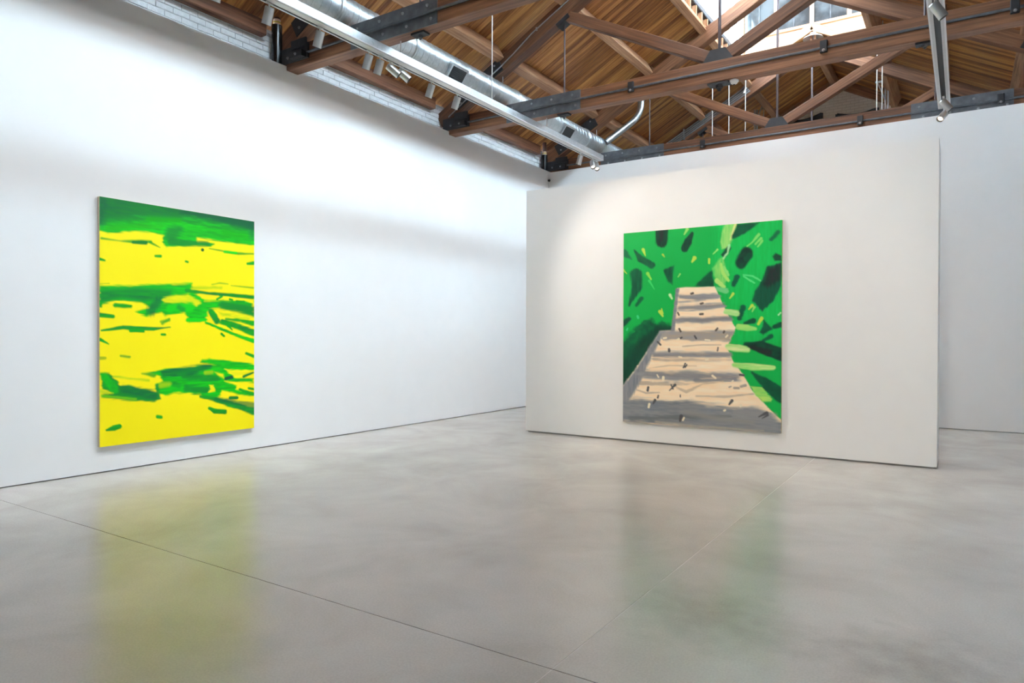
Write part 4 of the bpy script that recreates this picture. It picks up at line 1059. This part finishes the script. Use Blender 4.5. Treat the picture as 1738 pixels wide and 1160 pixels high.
# shaded left edge
c2.poly(fc((618, 740), (648, 735), (605, 1120), (575, 1120)), GY2, 3, 2, 1, GY)
c2.poly(fd((470, 125), (520, 120), (400, 350), (290, 590), (200, 740), (150, 920), (120, 920), (120, 640), (250, 470)), GY, 5, 4, 1, GY2, 'v')
# shadow bands across the steps
for pts, w_, al in ((((660, 812), (820, 818), (985, 806)), [4, 5.5, 4], 1), (((650, 858), (880, 838)), [1.5, .8], .8), (((650, 912), (850, 905), (1040, 885)), [4, 5, 4.5], .95), (((625, 1018), (850, 1020), (1100, 1005)), [4, 5, 5], 1), (((640, 1040), (850, 1040)), [2, 1], .6)):
    c2.stroke(fc(*pts), w_, GY, 6, 6, al, (128, 128, 132))
c2.poly(fd((480, 120), (1140, 115), (1105, 215), (960, 200), (760, 208), (620, 192), (500, 205)), GY, 5, 6, 0.95, (170, 156, 140))
c2.stroke(fd((425, 335), (700, 330), (1095, 330)), [5, 5, 4], GY, 8, 7, 1, (128, 128, 130))
c2.stroke(fd((420, 375), (800, 378), (1110, 372)), [2, 2, 1.5], (186, 168, 148), 4, 5, 0.8)
c2.stroke(fd((320, 500), (560, 520), (800, 520), (1170, 530)), [7, 8, 8, 5], GY, 11, 10, 1, (132, 132, 134))
c2.stroke(fd((800, 560), (1150, 545)), [4, 3], GY2, 5, 6, 0.8)
c2.stroke(fd((310, 580), (560, 600), (900, 575)), [3, 2, 1.5], (176, 160, 142), 4, 6, 0.8)
c2.stroke(fd((620, 620), (710, 660), (860, 590), (1040, 570)), [1.5, 2.5, 2, 1], (206, 184, 156), 3, 3, 0.9)
c2.stroke(fd((800, 700), (1050, 705), (1310, 680)), [1, 2, 1.5], (190, 172, 150), 3, 3, 0.8)
c2.stroke(fd((270, 645), (350, 672), (470, 668)), [.8, 1.5, 1], (186, 168, 148), 2.5, 2, 0.8)
c2.stroke(fd((380, 450), (560, 425), (800, 430)), [.8, 1.2, .8], (214, 190, 160), 2, 2, 0.9)
c2.stroke(fd((680, 255), (860, 240), (1020, 240)), [.8, 1, .8], (206, 184, 156), 2, 2, 0.9)
# lowest shaded step
c2.poly(fd((120, 730), (240, 715), (400, 730), (560, 750), (760, 745), (900, 770), (1100, 800), (1350, 795), (1470, 850), (1580, 950), (1580, 1060), (120, 930)), GY2, 10, 9, 1, (146, 148, 150))
c2.stroke(fd((220, 900), (700, 890), (1100, 880)), [5, 4, 3], (104, 108, 112), 8, 8, 0.7)
c2.stroke(fd((700, 840), (1000, 905), (1300, 930)), [3, 4, 3], (150, 148, 142), 8, 8, 0.7)
c2.stroke(fd((1150, 845), (1500, 880)), [4, 6], (150, 150, 150), 8, 6, 0.7)
c2.stroke(fd((440, 930), (900, 975), (1400, 1010)), 1.2, (190, 178, 156), 3, 4, 0.6)
# lights spilling onto the green at right
c2.stroke(fc((1070, 945), (1160, 960)), [5, 5], (160, 225, 130), 3, 3, 1, (200, 235, 160))
c2.stroke(fc((1180, 1080), (1260, 1090), (1330, 1100)), [5, 5, 2], (140, 220, 110), 3, 3, 1, (180, 230, 120))
c2.stroke(fd((1090, 262), (1180, 270), (1260, 285)), [6, 6, 4], (150, 225, 120), 3, 3, 1, (225, 238, 170))
c2.stroke(fd((1140, 420), (1300, 435), (1490, 445)), [4, 6, 4], (140, 222, 110), 2.5, 3, 1, (205, 235, 150))
c2.poly(fd((1290, 615), (1390, 620), (1440, 690), (1480, 720), (1470, 750), (1390, 750), (1330, 690)), (130, 215, 100), 3, 4, 1, (185, 226, 110))
# leaf flecks on the path
for pts, w_ in ((((755, 785), (770, 780)), 2), (((840, 875), (858, 870)), 1.8), (((835, 968), (858, 966)), 2), (((635, 955), (645, 975)), 1.6), (((648, 1100), (660, 1122)), 1.6), (((990, 1095), (975, 1112)), 1.6), (((1050, 1120), (1045, 1135)), 1.5)):
    c2.stroke(fc(*pts), w_, (96, 88, 82), 1.5, 1)
for pts, w_ in ((((455, 215), (480, 240)), 1.8), (((785, 160), (800, 185)), 1.3), (((556, 280), (558, 298)), 2), (((995, 265), (990, 295)), 1.3), (((702, 408), (685, 445)), 1.2), (((715, 420), (700, 440)), 1.4), (((610, 600), (560, 650)), [2.5, .8]), (((575, 600), (592, 635)), 1.3), (((370, 620), (365, 650)), 2), (((460, 695), (455, 715)), 1.6), (((657, 690), (657, 705)), 1.1), (((430, 735), (415, 765)), [2.5, 1]), (((1120, 740), (1095, 775)), [2.6, 1.6]), (((665, 880), (655, 920)), [3, 2]), (((1190, 510), (1225, 515)), 1.8), (((660, 180), (670, 175)), 1.5), (((1430, 850), (1360, 885)), [3, 1]), (((1440, 870), (1390, 900)), [2, 1])):
    c2.stroke(fd(*pts), w_, (84, 84, 88), 1.5, 1)
for pts, w_ in ((((1140, 628), (1180, 628)), 2), (((1200, 615), (1240, 605)), 2.4), (((1095, 620), (1110, 614)), 1.2)):
    c2.stroke(fd(*pts), w_, (170, 160, 148), 2, 1.5)
for pts, w_ in ((((510, 182), (530, 178)), 1.6), (((630, 196), (645, 188)), 1.6), (((880, 195), (920, 200)), 1.2), (((1065, 172), (1080, 155)), 1.4), (((645, 348), (668, 352)), 1.3), (((885, 375), (905, 370)), 1.5), (((450, 510), (462, 530)), 1), (((505, 530), (503, 555)), 2), (((945, 518), (972, 538)), 2), (((410, 560), (412, 570)), 1), (((1120, 570), (1130, 560)), 1), (((380, 770), (374, 800)), 1.7), (((1200, 780), (1195, 790)), 2), (((1050, 830), (1058, 825)), 1.6), (((690, 895), (680, 915)), 1.6)):
    c2.stroke(fd(*pts), w_, (240, 226, 196), 1.5, 1)
build_painting('green_painting', 'green canvas with a pale stepped path, hung on the freestanding white wall', W2, c2, (0, -1, 0), 0.043, (-3.02, YP, 0.282))
